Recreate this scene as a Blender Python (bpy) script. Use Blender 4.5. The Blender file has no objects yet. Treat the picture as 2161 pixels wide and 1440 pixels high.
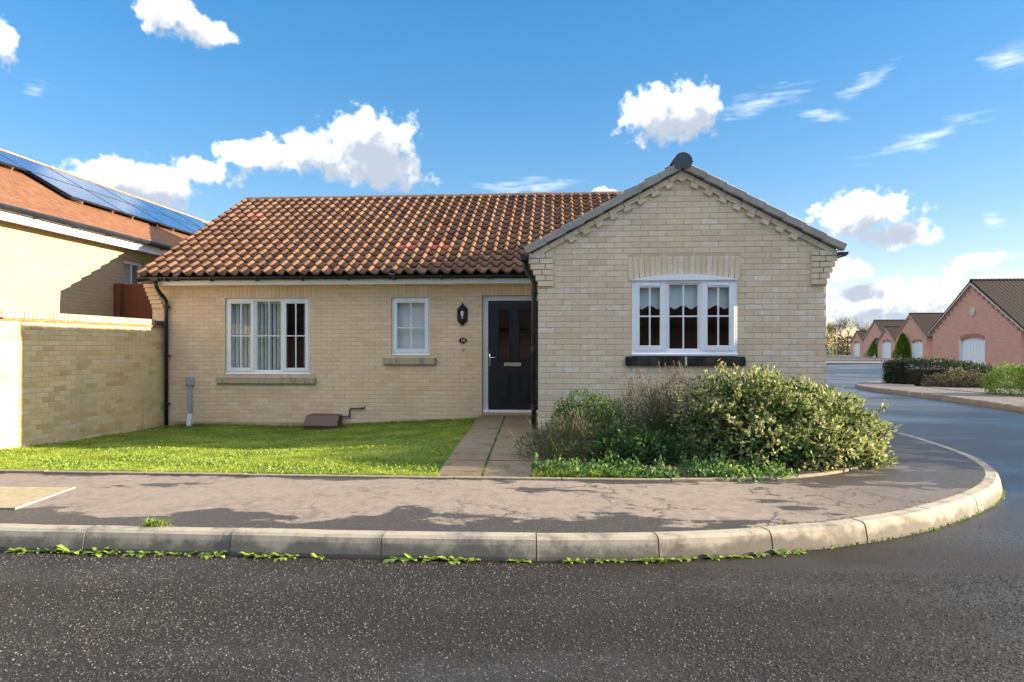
import bpy, math, random
import numpy as np
from mathutils import Vector, Matrix, Euler

random.seed(7); rng = np.random.default_rng(7)
R = math.radians
scene = bpy.context.scene
col = scene.collection

# ------------------------------------------------------------------ camera
F_PX = 1400.0; YAW = math.atan(100/1400.0); ZC = 1.27
cd_ = bpy.data.cameras.new('camera'); cam = bpy.data.objects.new('camera', cd_); col.objects.link(cam)
cam.location = (0, 0, ZC); cam.rotation_euler = (R(90), 0, YAW)
cd_.sensor_width = 36; cd_.lens = 36*F_PX/2161; cd_.shift_y = 10/2161
cd_.clip_start = 0.05; cd_.clip_end = 6000
scene.camera = cam

# ------------------------------------------------------------------ light, sky
SUN_EL = 13.5; SUN_AZ = 0.5          # azimuth: degrees behind the facade line, sun stands to the right (+X)
SKY_STRENGTH = 0.12; SUN_STRENGTH = 2.0; EXPOSURE = 3.28
scene.view_settings.view_transform = 'Standard'; scene.view_settings.look = 'None'
scene.view_settings.exposure = EXPOSURE; scene.view_settings.gamma = 1
sl = bpy.data.lights.new('sun', 'SUN'); sun = bpy.data.objects.new('sun', sl); col.objects.link(sun)
sl.energy = SUN_STRENGTH; sl.angle = R(0.5); sl.color = (1.0, 0.81, 0.55)
sd = Vector((math.cos(R(SUN_EL))*math.cos(R(SUN_AZ)), math.cos(R(SUN_EL))*math.sin(R(SUN_AZ)), math.sin(R(SUN_EL))))
sun.rotation_euler = sd.to_track_quat('Z', 'Y').to_euler(); sun.location = (30, 0, 20)

def nn(nt, t, **kw):
    n = nt.nodes.new(t)
    for k, v in kw.items(): setattr(n, k, v)
    return n
def lk(nt, a, b): nt.links.new(a, b)
def setv(nt, sock, v):
    if hasattr(v, 'links') or hasattr(v, 'is_linked'): nt.links.new(v, sock)
    else: sock.default_value = v
def mth(nt, op, a, b=None, c=None, clamp=False):
    n = nn(nt, 'ShaderNodeMath', operation=op, use_clamp=clamp); setv(nt, n.inputs[0], a)
    if b is not None: setv(nt, n.inputs[1], b)
    if c is not None: setv(nt, n.inputs[2], c)
    return n.outputs[0]
def smooth(nt, v, lo, hi, a=0.0, b=1.0):
    n = nn(nt, 'ShaderNodeMapRange', interpolation_type='SMOOTHSTEP')
    setv(nt, n.inputs[0], v); n.inputs[1].default_value = lo; n.inputs[2].default_value = hi
    n.inputs[3].default_value = a; n.inputs[4].default_value = b
    return n.outputs[0]
def mixc(nt, f, a, b, mode='MIX'):
    n = nn(nt, 'ShaderNodeMix', data_type='RGBA', blend_type=mode)
    setv(nt, n.inputs[0], f); setv(nt, n.inputs[6], a); setv(nt, n.inputs[7], b)
    return n.outputs[2]
def C4(c): return (c[0], c[1], c[2], 1.0)

def pix_dir(px, py):
    t = (px-1080.5)/F_PX; v = (730-py)/F_PX
    c, s = math.cos(YAW), math.sin(YAW)
    x, y = t*c-s, t*s+c
    return math.degrees(math.atan2(x, y)), math.degrees(math.atan2(v, math.hypot(x, y)))

def cloud_group():
    g = bpy.data.node_groups.new('cloud_density', 'ShaderNodeTree')
    g.interface.new_socket('P', in_out='INPUT', socket_type='NodeSocketVector')
    g.interface.new_socket('Cumulus', in_out='OUTPUT', socket_type='NodeSocketFloat')
    g.interface.new_socket('Cirrus', in_out='OUTPUT', socket_type='NodeSocketFloat')
    gi = nn(g, 'NodeGroupInput'); go = nn(g, 'NodeGroupOutput'); P = gi.outputs[0]
    def blobset(lst, src):
        cur = None
        for (px, py, rx, ry, rot) in lst:
            a, e = pix_dir(px, py); k = math.degrees(1/F_PX)*math.cos(R(a))**1.2
            m = nn(g, 'ShaderNodeMapping', vector_type='TEXTURE')
            m.inputs['Location'].default_value = (a, e, 0); m.inputs['Rotation'].default_value = (0, 0, R(rot))
            m.inputs['Scale'].default_value = (rx*k, ry*k, 1)
            lk(g, src, m.inputs[0])
            ln = nn(g, 'ShaderNodeVectorMath', operation='LENGTH'); lk(g, m.outputs[0], ln.inputs[0])
            o = ln.outputs['Value']
            cur = o if cur is None else mth(g, 'SMOOTH_MIN', cur, o, 0.12)
        return cur
    def noise(scale, detail, rough, src):
        n = nn(g, 'ShaderNodeTexNoise'); n.inputs['Scale'].default_value = scale
        n.inputs['Detail'].default_value = detail; n.inputs['Roughness'].default_value = rough
        lk(g, src, n.inputs['Vector']); return n
    # azimuth wraps every 90 degrees, so the same kind of sky goes on all round
    w = noise(0.45, 3, 0.55, P)
    wv = nn(g, 'ShaderNodeVectorMath', operation='MULTIPLY_ADD')
    lk(g, w.outputs['Color'], wv.inputs[0]); wv.inputs[1].default_value = (1.6, 1.1, 0); wv.inputs[2].default_value = (-0.8, -0.55, 0)
    pw = nn(g, 'ShaderNodeVectorMath', operation='ADD'); lk(g, P, pw.inputs[0]); lk(g, wv.outputs[0], pw.inputs[1])
    sx = nn(g, 'ShaderNodeSeparateXYZ'); lk(g, pw.outputs[0], sx.inputs[0])
    wr = mth(g, 'WRAP', sx.outputs[0], 45.0, -45.0)
    cb = nn(g, 'ShaderNodeCombineXYZ'); lk(g, wr, cb.inputs[0]); lk(g, sx.outputs[1], cb.inputs[1])
    S = cb.outputs[0]
    cum = blobset([(560, 330, 100, 38, 4), (665, 325, 80, 44, 0), (780, 300, 100, 62, 0), (790, 352, 110, 46, -8),
                   (240, 372, 95, 42, 6), (325, 392, 95, 56, -8), (425, 364, 62, 30, -4),
                   (345, 24, 72, 42, -15), (420, 54, 64, 36, -25), (2, 90, 30, 48, 0),
                   (1390, 242, 80, 52, 0), (1452, 236, 64, 54, 0),
                   (1815, 448, 95, 42, 0), (1893, 497, 72, 31, 0), (1785, 572, 46, 30, 0),
                   (1850, 645, 160, 52, 0), (2040, 645, 190, 52, 8), (2060, 556, 60, 20, 6), (1275, 412, 40, 14, 0)], S)
    cir = blobset([(1955, 290, 135, 24, 14), (1830, 172, 80, 20, 24), (1745, 243, 70, 16, -14), (2120, 122, 70, 34, 0), (1600, 215, 130, 30, 10), (2095, 470, 30, 30, 0), (80, 190, 42, 22, 0), (1110, 395, 130, 22, 4)], S)
    f1 = noise(0.75, 9, 0.58, P).outputs[0]
    f2 = noise(0.5, 2, 0.5, P).outputs[0]
    fb = mth(g, 'ADD', mth(g, 'MULTIPLY', mth(g, 'SUBTRACT', f1, 0.5), 1.9), mth(g, 'MULTIPLY', mth(g, 'SUBTRACT', f2, 0.5), 0.7))
    dens = mth(g, 'ADD', mth(g, 'SUBTRACT', 1.10, cum), fb)
    lk(g, dens, go.inputs[0])
    mp = nn(g, 'ShaderNodeMapping'); mp.inputs['Rotation'].default_value = (0, 0, R(-14)); mp.inputs['Scale'].default_value = (0.35, 2.2, 1); lk(g, P, mp.inputs[0])
    f3 = noise(0.9, 7, 0.62, mp.outputs[0]).outputs[0]
    cd2 = mth(g, 'ADD', mth(g, 'SUBTRACT', 1.0, cir), mth(g, 'MULTIPLY', mth(g, 'SUBTRACT', f3, 0.52), 2.6))
    lk(g, cd2, go.inputs[1])
    return g

world = bpy.data.worlds.new('World'); scene.world = world; world.use_nodes = True
wt = world.node_tree; wt.nodes.clear()
sky = nn(wt, 'ShaderNodeTexSky', sky_type='NISHITA'); sky.sun_disc = False
sky.sun_elevation = R(SUN_EL); sky.sun_rotation = R(90-SUN_AZ); sky.altitude = 100; sky.air_density = 1.0; sky.dust_density = 0.25; sky.ozone_density = 2.2
tc = nn(wt, 'ShaderNodeTexCoord'); sp = nn(wt, 'ShaderNodeSeparateXYZ'); lk(wt, tc.outputs['Generated'], sp.inputs[0])
DEG = 57.29578
az = mth(wt, 'MULTIPLY', mth(wt, 'ARCTAN2', sp.outputs[0], sp.outputs[1]), DEG)
el = mth(wt, 'MULTIPLY', mth(wt, 'ARCSINE', sp.outputs[2]), DEG)
pv = nn(wt, 'ShaderNodeCombineXYZ'); lk(wt, az, pv.inputs[0]); lk(wt, el, pv.inputs[1])
G = cloud_group()
g1 = nn(wt, 'ShaderNodeGroup'); g1.node_tree = G; lk(wt, pv.outputs[0], g1.inputs[0])
off = nn(wt, 'ShaderNodeVectorMath', operation='ADD'); lk(wt, pv.outputs[0], off.inputs[0]); off.inputs[1].default_value = (-0.9, 1.8, 0)
g2 = nn(wt, 'ShaderNodeGroup'); g2.node_tree = G; lk(wt, off.outputs[0], g2.inputs[0])
alpha = smooth(wt, g1.outputs[0], -0.08, 0.50)
calpha = mth(wt, 'MULTIPLY', smooth(wt, g1.outputs[1], 0.05, 1.5), 0.55)
lit = smooth(wt, g2.outputs[0], 0.62, -0.55)
gam = nn(wt, 'ShaderNodeGamma'); gam.inputs[1].default_value = 0.62; lk(wt, sky.outputs[0], gam.inputs[0])
sat = nn(wt, 'ShaderNodeHueSaturation'); sat.inputs['Saturation'].default_value = 1.78; sat.inputs['Value'].default_value = 0.385
lk(wt, gam.outputs[0], sat.inputs['Color'])
skyt = mixc(wt, 1.0, sat.outputs[0], (1.0, 0.86, 0.92, 1), 'MULTIPLY')
CL = 1.42
ccol = mixc(wt, lit, (0.36*CL, 0.41*CL, 0.48*CL, 1), (1.12*CL, 1.10*CL, 1.08*CL, 1))
skyc = mixc(wt, calpha, skyt, (0.98*CL, 1.0*CL, 1.03*CL, 1))
fin = mixc(wt, alpha, skyc, ccol)
# broken cumulus added out of view, denser and brighter, to lift the shaded front
hn = nn(wt, 'ShaderNodeTexNoise'); lk(wt, tc.outputs['Generated'], hn.inputs['Vector']); hn.inputs['Scale'].default_value = 3.4; hn.inputs['Detail'].default_value = 5; hn.inputs['Roughness'].default_value = 0.58
halpha = mth(wt, 'MULTIPLY', smooth(wt, hn.outputs[0], 0.455, 0.53), smooth(wt, el, 31.0, 38.0))
fin = mixc(wt, halpha, fin, (1.75*CL, 1.72*CL, 1.68*CL, 1))
bg = nn(wt, 'ShaderNodeBackground'); lk(wt, fin, bg.inputs[0]); bg.inputs[1].default_value = SKY_STRENGTH
wo = nn(wt, 'ShaderNodeOutputWorld'); lk(wt, bg.outputs[0], wo.inputs[0])

# ------------------------------------------------------------------ object helpers
def tag(o, label=None, cat=None, group=None, kind=None):
    if label: o['label'] = label
    if cat: o['category'] = cat
    if group: o['group'] = group
    if kind: o['kind'] = kind
    return o
def link(name, me, parent=None, mat=None):
    o = bpy.data.objects.new(name, me); col.objects.link(o)
    if mat is not None and me is not None and len(me.materials) == 0: me.materials.append(mat)
    if parent: o.parent = parent
    return o
def empty(name, loc=(0, 0, 0)):
    o = bpy.data.objects.new(name, None); col.objects.link(o); o.location = loc; o.empty_display_size = 0.2
    return o
def np_mesh(name, V, loops, starts, smoothf=False):
    me = bpy.data.meshes.new(name)
    V = np.asarray(V, dtype=np.float32); loops = np.asarray(loops, dtype=np.int32); starts = np.asarray(starts, dtype=np.int32)
    me.vertices.add(len(V)); me.vertices.foreach_set('co', V.ravel())
    me.loops.add(len(loops)); me.loops.foreach_set('vertex_index', loops)
    me.polygons.add(len(starts)); me.polygons.foreach_set('loop_start', starts)
    me.update(calc_edges=True); me.validate()
    me.polygons.foreach_set('use_smooth', np.full(len(me.polygons), bool(smoothf)))
    return me

class MB:
    """collects shapes for ONE mesh"""
    def __init__(s): s.v = []; s.f = []
    def add(s, vs, fs, M=None):
        b = len(s.v)
        s.v += [tuple(M @ Vector(p)) if M is not None else tuple(p) for p in vs]
        s.f += [tuple(i+b for i in f) for f in fs]
        return s
    def box(s, x0, x1, y0, y1, z0, z1, M=None, ch=0.0):
        if ch <= 0:
            vs = [(x0, y0, z0), (x1, y0, z0), (x1, y1, z0), (x0, y1, z0), (x0, y0, z1), (x1, y0, z1), (x1, y1, z1), (x0, y1, z1)]
            fs = [(0, 3, 2, 1), (4, 5, 6, 7), (0, 1, 5, 4), (1, 2, 6, 5), (2, 3, 7, 6), (3, 0, 4, 7)]
            return s.add(vs, fs, M)
        # chamfered on every edge
        vs = []; idx = {}
        X, Y, Z = (x0, x1), (y0, y1), (z0, z1)
        for i in (0, 1):
            for j in (0, 1):
                for k in (0, 1):
                    sx = ch if i == 0 else -ch; sy = ch if j == 0 else -ch; sz = ch if k == 0 else -ch
                    idx[(i, j, k, 0)] = len(vs); vs.append((X[i], Y[j]+sy, Z[k]+sz))
                    idx[(i, j, k, 1)] = len(vs); vs.append((X[i]+sx, Y[j], Z[k]+sz))
                    idx[(i, j, k, 2)] = len(vs); vs.append((X[i]+sx, Y[j]+sy, Z[k]))
        fs = []
        def q(a): fs.append(tuple(a))
        for i in (0, 1):
            a = [idx[(i, 0, 0, 0)], idx[(i, 1, 0, 0)], idx[(i, 1, 1, 0)], idx[(i, 0, 1, 0)]]; q(a if i else a[::-1])
            a = [idx[(0, i, 0, 1)], idx[(0, i, 1, 1)], idx[(1, i, 1, 1)], idx[(1, i, 0, 1)]]; q(a if i else a[::-1])
            a = [idx[(0, 0, i, 2)], idx[(1, 0, i, 2)], idx[(1, 1, i, 2)], idx[(0, 1, i, 2)]]; q(a if i else a[::-1])
        for i in (0, 1):
            for j in (0, 1):
                q([idx[(i, j, 0, 0)], idx[(i, j, 1, 0)], idx[(i, j, 1, 1)], idx[(i, j, 0, 1)]])
                q([idx[(i, 0, j, 0)], idx[(i, 1, j, 0)], idx[(i, 1, j, 2)], idx[(i, 0, j, 2)]])
                q([idx[(0, i, j, 1)], idx[(1, i, j, 1)], idx[(1, i, j, 2)], idx[(0, i, j, 2)]])
                for k in (0, 1): q([idx[(i, j, k, 0)], idx[(i, j, k, 1)], idx[(i, j, k, 2)]])
        return s.add(vs, fs, M)
    def prism(s, poly, d0, d1, axis='y'):
        """poly in (a,b) extruded along axis: y -> (x,z), x -> (y,z), z -> (x,y)"""
        n = len(poly)
        def P(a, b, d): return {'y': (a, d, b), 'x': (d, a, b), 'z': (a, b, d)}[axis]
        vs = [P(a, b, d0) for a, b in poly]+[P(a, b, d1) for a, b in poly]
        fs = [tuple(range(n)), tuple(range(2*n-1, n-1, -1))]+[(i, (i+1) % n, n+(i+1) % n, n+i) for i in range(n)]
        return s.add(vs, fs)
    def tube(s, pts, rad, n=10, cap=True):
        pts = [Vector(p) for p in pts]; rr = rad if isinstance(rad, (list, tuple)) else [rad]*len(pts)
        b = len(s.v); prev = None
        for i, p in enumerate(pts):
            t = (pts[min(i+1, len(pts)-1)]-pts[max(i-1, 0)]).normalized()
            up = Vector((0, 0, 1)) if abs(t.z) < 0.9 else Vector((1, 0, 0))
            if prev is not None and (prev-t*prev.dot(t)).length > 1e-4: u = (prev-t*prev.dot(t)).normalized()
            else: u = t.cross(up).normalized()
            prev = u; w = t.cross(u)
            for k in range(n):
                a = 2*math.pi*k/n; s.v.append(tuple(p+rr[i]*(math.cos(a)*u+math.sin(a)*w)))
        for i in range(len(pts)-1):
            for k in range(n):
                k2 = (k+1) % n; s.f.append((b+i*n+k, b+i*n+k2, b+(i+1)*n+k2, b+(i+1)*n+k))
        if cap:
            s.f.append(tuple(b+k for k in range(n))[::-1]); s.f.append(tuple(b+(len(pts)-1)*n+k for k in range(n)))
        return s
    def lathe(s, prof, n=12, M=None, half=False):
        b = len(s.v); vs = []; fs = []
        for (r, z) in prof:
            for k in range(n):
                a = 2*math.pi*k/n; vs.append((r*math.cos(a), r*math.sin(a), z))
        for i in range(len(prof)-1):
            for k in range(n):
                k2 = (k+1) % n; fs.append((i*n+k, i*n+k2, (i+1)*n+k2, (i+1)*n+k))
        return s.add(vs, fs, M)
    def mesh(s, name, smoothf=False):
        me = bpy.data.meshes.new(name); me.from_pydata(s.v, [], s.f); me.update()
        if smoothf: me.polygons.foreach_set('use_smooth', [True]*len(me.polygons))
        return me
    def build(s, name, mat, parent=None, smoothf=False, bevel=0):
        o = link(name, s.mesh(name, smoothf), parent, mat)
        if bevel:
            m = o.modifiers.new('bevel', 'BEVEL'); m.width = bevel; m.segments = 2; m.limit_method = 'ANGLE'
        return o

# ------------------------------------------------------------------ materials
MATS = {}
def newmat(name):
    m = bpy.data.materials.new(name); m.use_nodes = True; nt = m.node_tree; nt.nodes.clear()
    out = nn(nt, 'ShaderNodeOutputMaterial'); b = nn(nt, 'ShaderNodeBsdfPrincipled'); lk(nt, b.outputs[0], out.inputs[0])
    MATS[name] = m
    return m, nt, b
def coords(nt, kind='Object'):
    if kind == 'World': return nn(nt, 'ShaderNodeNewGeometry').outputs['Position']
    return nn(nt, 'ShaderNodeTexCoord').outputs[kind]
def noise(nt, vec, scale, detail=4, rough=0.55, out=0):
    n = nn(nt, 'ShaderNodeTexNoise'); lk(nt, vec, n.inputs['Vector']); n.inputs['Scale'].default_value = scale
    n.inputs['Detail'].default_value = detail; n.inputs['Roughness'].default_value = rough
    return n.outputs[out]
def mapped(nt, vec, scale=(1, 1, 1), rot=(0, 0, 0), loc=(0, 0, 0)):
    m = nn(nt, 'ShaderNodeMapping'); lk(nt, vec, m.inputs[0]); m.inputs['Scale'].default_value = scale
    m.inputs['Rotation'].default_value = rot; m.inputs['Location'].default_value = loc
    return m.outputs[0]
def ramp(nt, f, stops, interp='LINEAR'):
    r = nn(nt, 'ShaderNodeValToRGB'); cr = r.color_ramp; cr.interpolation = interp
    while len(cr.elements) < len(stops): cr.elements.new(0.5)
    for e, (p, c) in zip(cr.elements, stops): e.position = p; e.color = C4(c)
    setv(nt, r.inputs[0], f); return r.outputs[0]
def bump(nt, b, h, strength=0.3, dist=0.01):
    n = nn(nt, 'ShaderNodeBump'); n.inputs['Strength'].default_value = strength; n.inputs['Distance'].default_value = dist
    lk(nt, h, n.inputs['Height']); lk(nt, n.outputs[0], b.inputs['Normal'])
def piece_random(nt):
    """one random number per piece, whether it is an object or an island of a joined mesh"""
    a = nn(nt, 'ShaderNodeObjectInfo').outputs['Random']; g = nn(nt, 'ShaderNodeNewGeometry').outputs['Random Per Island']
    return mth(nt, 'FRACT', mth(nt, 'ADD', a, g))

def mat_simple(name, c, rough=0.5, metal=0.0, nscale=0, namp=0.15, bumpamt=0.0, spec=0.5):
    m, nt, b = newmat(name); b.inputs['Roughness'].default_value = rough; b.inputs['Metallic'].default_value = metal
    b.inputs['Specular IOR Level'].default_value = spec
    if nscale:
        P = coords(nt, 'World'); n = noise(nt, P, nscale, 6, 0.6)
        lo = tuple(x*(1-namp) for x in c); hi = tuple(min(1, x*(1+namp)) for x in c)
        lk(nt, ramp(nt, n, [(0.3, lo), (0.7, hi)]), b.inputs['Base Color'])
        lk(nt, smooth(nt, n, 0.3, 0.75, rough*0.8, min(1, rough*1.25)), b.inputs['Roughness'])
        if bumpamt: bump(nt, b, n, bumpamt, 0.01)
    else: b.inputs['Base Color'].default_value = C4(c)
    return m

def mat_brick(name, stops, stain=0.0, pale=0.35, bright=1.0, pl=0.80):
    m, nt, b = newmat(name); P = coords(nt, 'World'); r = piece_random(nt)
    base = ramp(nt, r, stops); grain = (0.72, 0.61, 0.46, 1) if name != 'road_stone' else (0.05, 0.05, 0.05, 1)
    n1 = noise(nt, P, 38, 6, 0.65)
    base = mixc(nt, mth(nt, 'MULTIPLY', smooth(nt, n1, 0.25, 0.8), 0.55), base, mixc(nt, 0.5, base, grain))
    n2 = noise(nt, P, 1.1, 4, 0.6)                                    # broad tone drift of the wall
    base = mixc(nt, mth(nt, 'MULTIPLY', smooth(nt, n2, 0.35, 0.7), 0.22), base, (0.42, 0.34, 0.26, 1) if name != 'road_stone' else (0.04, 0.04, 0.04, 1))
    # whitish lime bloom on some bricks
    rr = mth(nt, 'FRACT', mth(nt, 'MULTIPLY', r, 17.31)); ne = noise(nt, P, 16, 5, 0.7)
    ef = mth(nt, 'MULTIPLY', smooth(nt, rr, pl, pl+0.13), smooth(nt, ne, 0.42, 0.62))
    base = mixc(nt, mth(nt, 'MULTIPLY', ef, pale), base, (0.80, 0.76, 0.74, 1))
    if stain:
        ns = noise(nt, mapped(nt, P, (3.2, 3.2, 0.5)), 1.0, 5, 0.7)
        base = mixc(nt, mth(nt, 'MULTIPLY', smooth(nt, ns, 0.5, 0.75), stain), base, (0.12, 0.10, 0.07, 1))
    lk(nt, base, b.inputs['Base Color']); b.inputs['Roughness'].default_value = 0.9; b.inputs['Specular IOR Level'].default_value = 0.15
    bump(nt, b, mth(nt, 'ADD', n1, mth(nt, 'MULTIPLY', noise(nt, P, 140, 3, 0.6), 0.5)), 0.35, 0.004)
    return m
def mat_bricktex(name, axis, c1, c2, mortar, scale=1.0, bw=0.225, rh=0.075):
    m, nt, b = newmat(name); P = coords(nt, 'World'); s = nn(nt, 'ShaderNodeSeparateXYZ'); lk(nt, P, s.inputs[0])
    cb = nn(nt, 'ShaderNodeCombineXYZ'); lk(nt, s.outputs[0 if axis == 'x' else 1], cb.inputs[0]); lk(nt, s.outputs[2], cb.inputs[1])
    t = nn(nt, 'ShaderNodeTexBrick'); lk(nt, cb.outputs[0], t.inputs['Vector']); t.inputs['Scale'].default_value = scale
    t.inputs['Color1'].default_value = C4(c1); t.inputs['Color2'].default_value = C4(c2); t.inputs['Mortar'].default_value = C4(mortar)
    t.inputs['Mortar Size'].default_value = 0.010; t.inputs['Mortar Smooth'].default_value = 0.2
    t.inputs['Brick Width'].default_value = bw; t.inputs['Row Height'].default_value = rh
    n = noise(nt, P, 2.0, 5, 0.6); n2 = noise(nt, P, 30, 4, 0.6)
    cc = mixc(nt, mth(nt, 'MULTIPLY', n, 0.35), t.outputs[0], tuple(x*0.6 for x in c1)+(1,))
    cc = mixc(nt, mth(nt, 'MULTIPLY', n2, 0.25), cc, tuple(min(1, x*1.3) for x in c2)+(1,))
    lk(nt, cc, b.inputs['Base Color']); b.inputs['Roughness'].default_value = 0.92; b.inputs['Specular IOR Level'].default_value = 0.15
    bump(nt, b, mth(nt, 'SUBTRACT', mth(nt, 'MULTIPLY', n2, 0.3), t.outputs['Fac']), 0.5, 0.008)
    return m
def mat_leaf(name, stops, rough=0.5, trans=0.35, edge=None, patchy=0.4, ps=2.2):
    m = bpy.data.materials.new(name); m.use_nodes = True; nt = m.node_tree; nt.nodes.clear(); MATS[name] = m
    out = nn(nt, 'ShaderNodeOutputMaterial'); b = nn(nt, 'ShaderNodeBsdfPrincipled'); tr = nn(nt, 'ShaderNodeBsdfTranslucent')
    mx = nn(nt, 'ShaderNodeMixShader'); mx.inputs[0].default_value = trans
    P = coords(nt, 'World'); r = nn(nt, 'ShaderNodeNewGeometry').outputs['Random Per Island']
    n = noise(nt, P, ps, 5, 0.65)
    f = mth(nt, 'ADD', mth(nt, 'MULTIPLY', r, 1-patchy), mth(nt, 'MULTIPLY', smooth(nt, n, 0.3, 0.7), patchy), clamp=True)
    c = ramp(nt, f, stops)
    if edge:
        n2 = noise(nt, P, 90, 3, 0.6)
        c = mixc(nt, mth(nt, 'MULTIPLY', smooth(nt, n2, 0.42, 0.6), 0.6), c, C4(edge))
    lk(nt, c, b.inputs['Base Color']); lk(nt, c, tr.inputs[0]); b.inputs['Roughness'].default_value = rough; b.inputs['Specular IOR Level'].default_value = 0.3
    lk(nt, b.outputs[0], mx.inputs[1]); lk(nt, tr.outputs[0], mx.inputs[2]); lk(nt, mx.outputs[0], out.inputs[0])
    return m
def mat_glass(name, tint=(0.96, 0.98, 0.98), ior=1.5, base=0.0):
    m = bpy.data.materials.new(name); m.use_nodes = True; nt = m.node_tree; nt.nodes.clear(); MATS[name] = m
    out = nn(nt, 'ShaderNodeOutputMaterial'); fr = nn(nt, 'ShaderNodeFresnel'); fr.inputs[0].default_value = ior
    t = nn(nt, 'ShaderNodeBsdfTransparent'); t.inputs[0].default_value = C4(tint); g = nn(nt, 'ShaderNodeBsdfGlossy'); g.inputs['Roughness'].default_value = 0.015
    P = coords(nt, 'World'); n = noise(nt, P, 2.2, 2, 0.5); bp = nn(nt, 'ShaderNodeBump'); bp.inputs['Strength'].default_value = 0.05; bp.inputs['Distance'].default_value = 0.02
    lk(nt, n, bp.inputs['Height']); lk(nt, bp.outputs[0], g.inputs['Normal'])
    mx = nn(nt, 'ShaderNodeMixShader'); bf = nn(nt, 'ShaderNodeNewGeometry').outputs['Backfacing']; lk(nt, mth(nt, 'MULTIPLY', mth(nt, 'ADD', mth(nt, 'MULTIPLY', fr.outputs[0], 1.5), base, clamp=True), mth(nt, 'SUBTRACT', 1.0, bf)), mx.inputs[0]); lk(nt, t.outputs[0], mx.inputs[1]); lk(nt, g.outputs[0], mx.inputs[2])
    lk(nt, mx.outputs[0], out.inputs[0]); return m

BUFF = [(0.0, (0.69, 0.48, 0.305)), (0.25, (0.75, 0.54, 0.36)), (0.5, (0.78, 0.575, 0.39)), (0.75, (0.74, 0.545, 0.38)), (1.0, (0.80, 0.61, 0.44))]
WINGC = [(0.0, (0.66, 0.505, 0.35)), (0.25, (0.72, 0.56, 0.40)), (0.5, (0.75, 0.595, 0.43)), (0.75, (0.71, 0.57, 0.415)), (1.0, (0.77, 0.635, 0.48))]
M_brick = mat_brick('buff_brick', BUFF)
M_brickw = mat_brick('grey_buff_brick', WINGC, pale=0.5, pl=0.76)
M_brickg = mat_brick('garden_brick', [(0.0, (0.60, 0.385, 0.145)), (0.3, (0.74, 0.50, 0.21)), (0.6, (0.80, 0.57, 0.26)), (1.0, (0.82, 0.62, 0.33))], stain=0.25, pale=0.15)
M_brickplinth = mat_brick('plinth_brick', [(0.0, (0.36, 0.20, 0.11)), (0.5, (0.44, 0.28, 0.17)), (1.0, (0.50, 0.36, 0.23))])
M_mortar = mat_simple('mortar', (0.56, 0.44, 0.32), 0.95, nscale=9, namp=0.2)
M_mortar_pale = mat_simple('pale_mortar', (0.60, 0.53, 0.40), 0.95, nscale=9, namp=0.15)
M_buff_side_y = mat_bricktex('buff_brick_side', 'y', (0.50, 0.38, 0.24), (0.57, 0.45, 0.30), (0.42, 0.36, 0.27))
M_buff_side_x = mat_bricktex('buff_brick_back', 'x', (0.50, 0.38, 0.24), (0.57, 0.45, 0.30), (0.42, 0.36, 0.27))
M_neigh = mat_bricktex('cream_brick', 'y', (0.40, 0.31, 0.195), (0.46, 0.365, 0.24), (0.35, 0.29, 0.205))
M_neighx = mat_bricktex('cream_brick_end', 'x', (0.40, 0.31, 0.195), (0.46, 0.365, 0.24), (0.35, 0.29, 0.205))
M_redx = mat_bricktex('red_brick_front', 'x', (0.50, 0.205, 0.14), (0.58, 0.275, 0.195), (0.56, 0.42, 0.35))
M_redy = mat_bricktex('red_brick_gable', 'y', (0.55, 0.235, 0.165), (0.64, 0.31, 0.225), (0.64, 0.47, 0.39))
M_upvc = mat_simple('white_upvc', (0.80, 0.82, 0.86), 0.28, nscale=1.2, namp=0.04)
M_white = mat_simple('white_paint', (0.80, 0.80, 0.79), 0.5, nscale=2, namp=0.05)
M_gutter = mat_simple('black_gutter_plastic', (0.016, 0.017, 0.022), 0.32, nscale=3, namp=0.3)
M_door = mat_simple('black_door', (0.011, 0.012, 0.018), 0.34, nscale=6, namp=0.2)
M_doorframe = mat_simple('pale_grey_frame', (0.62, 0.62, 0.63), 0.4, nscale=2, namp=0.05)
M_chrome = mat_simple('polished_metal', (0.80, 0.79, 0.76), 0.18, metal=1.0)
M_stone = None
def mat_sill(name, base, dark, lo, hi, axis_scale=(5, 5, 1.2)):
    m, nt, b = newmat(name); P = coords(nt, 'World')
    n = noise(nt, mapped(nt, P, axis_scale), 1.6, 6, 0.7); n2 = noise(nt, P, 60, 4, 0.6)
    s = smooth(nt, n, lo, hi)
    c = mixc(nt, s, C4(base), C4(dark)); c = mixc(nt, mth(nt, 'MULTIPLY', n2, 0.3), c, tuple(x*0.55 for x in base)+(1,))
    lk(nt, c, b.inputs['Base Color']); b.inputs['Roughness'].default_value = 0.9; b.inputs['Specular IOR Level'].default_value = 0.2
    bump(nt, b, n2, 0.25, 0.005); return m
M_sill = mat_sill('weathered_stone', (0.46, 0.38, 0.26), (0.16, 0.14, 0.10), 0.48, 0.72)
M_sillblack = mat_sill('black_stained_stone', (0.07, 0.065, 0.055), (0.014, 0.014, 0.016), 0.35, 0.6)
M_verge = mat_simple('grey_verge_plastic', (0.30, 0.29, 0.27), 0.6, nscale=6, namp=0.2)
M_ridgecap = mat_simple('slate_blue_cap', (0.05, 0.065, 0.09), 0.5, nscale=12, namp=0.25)
M_lead = mat_simple('lead_flashing', (0.10, 0.10, 0.11), 0.6, nscale=8, namp=0.2)
M_glass = mat_glass('window_glass')
M_glassd = mat_glass('door_glass', (0.7, 0.75, 0.78), base=0.06)
M_felt = mat_simple('roof_felt', (0.02, 0.018, 0.018), 0.95)
M_room = mat_simple('room_wall', (0.30, 0.17, 0.10), 0.9, nscale=3, namp=0.15)
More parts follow.
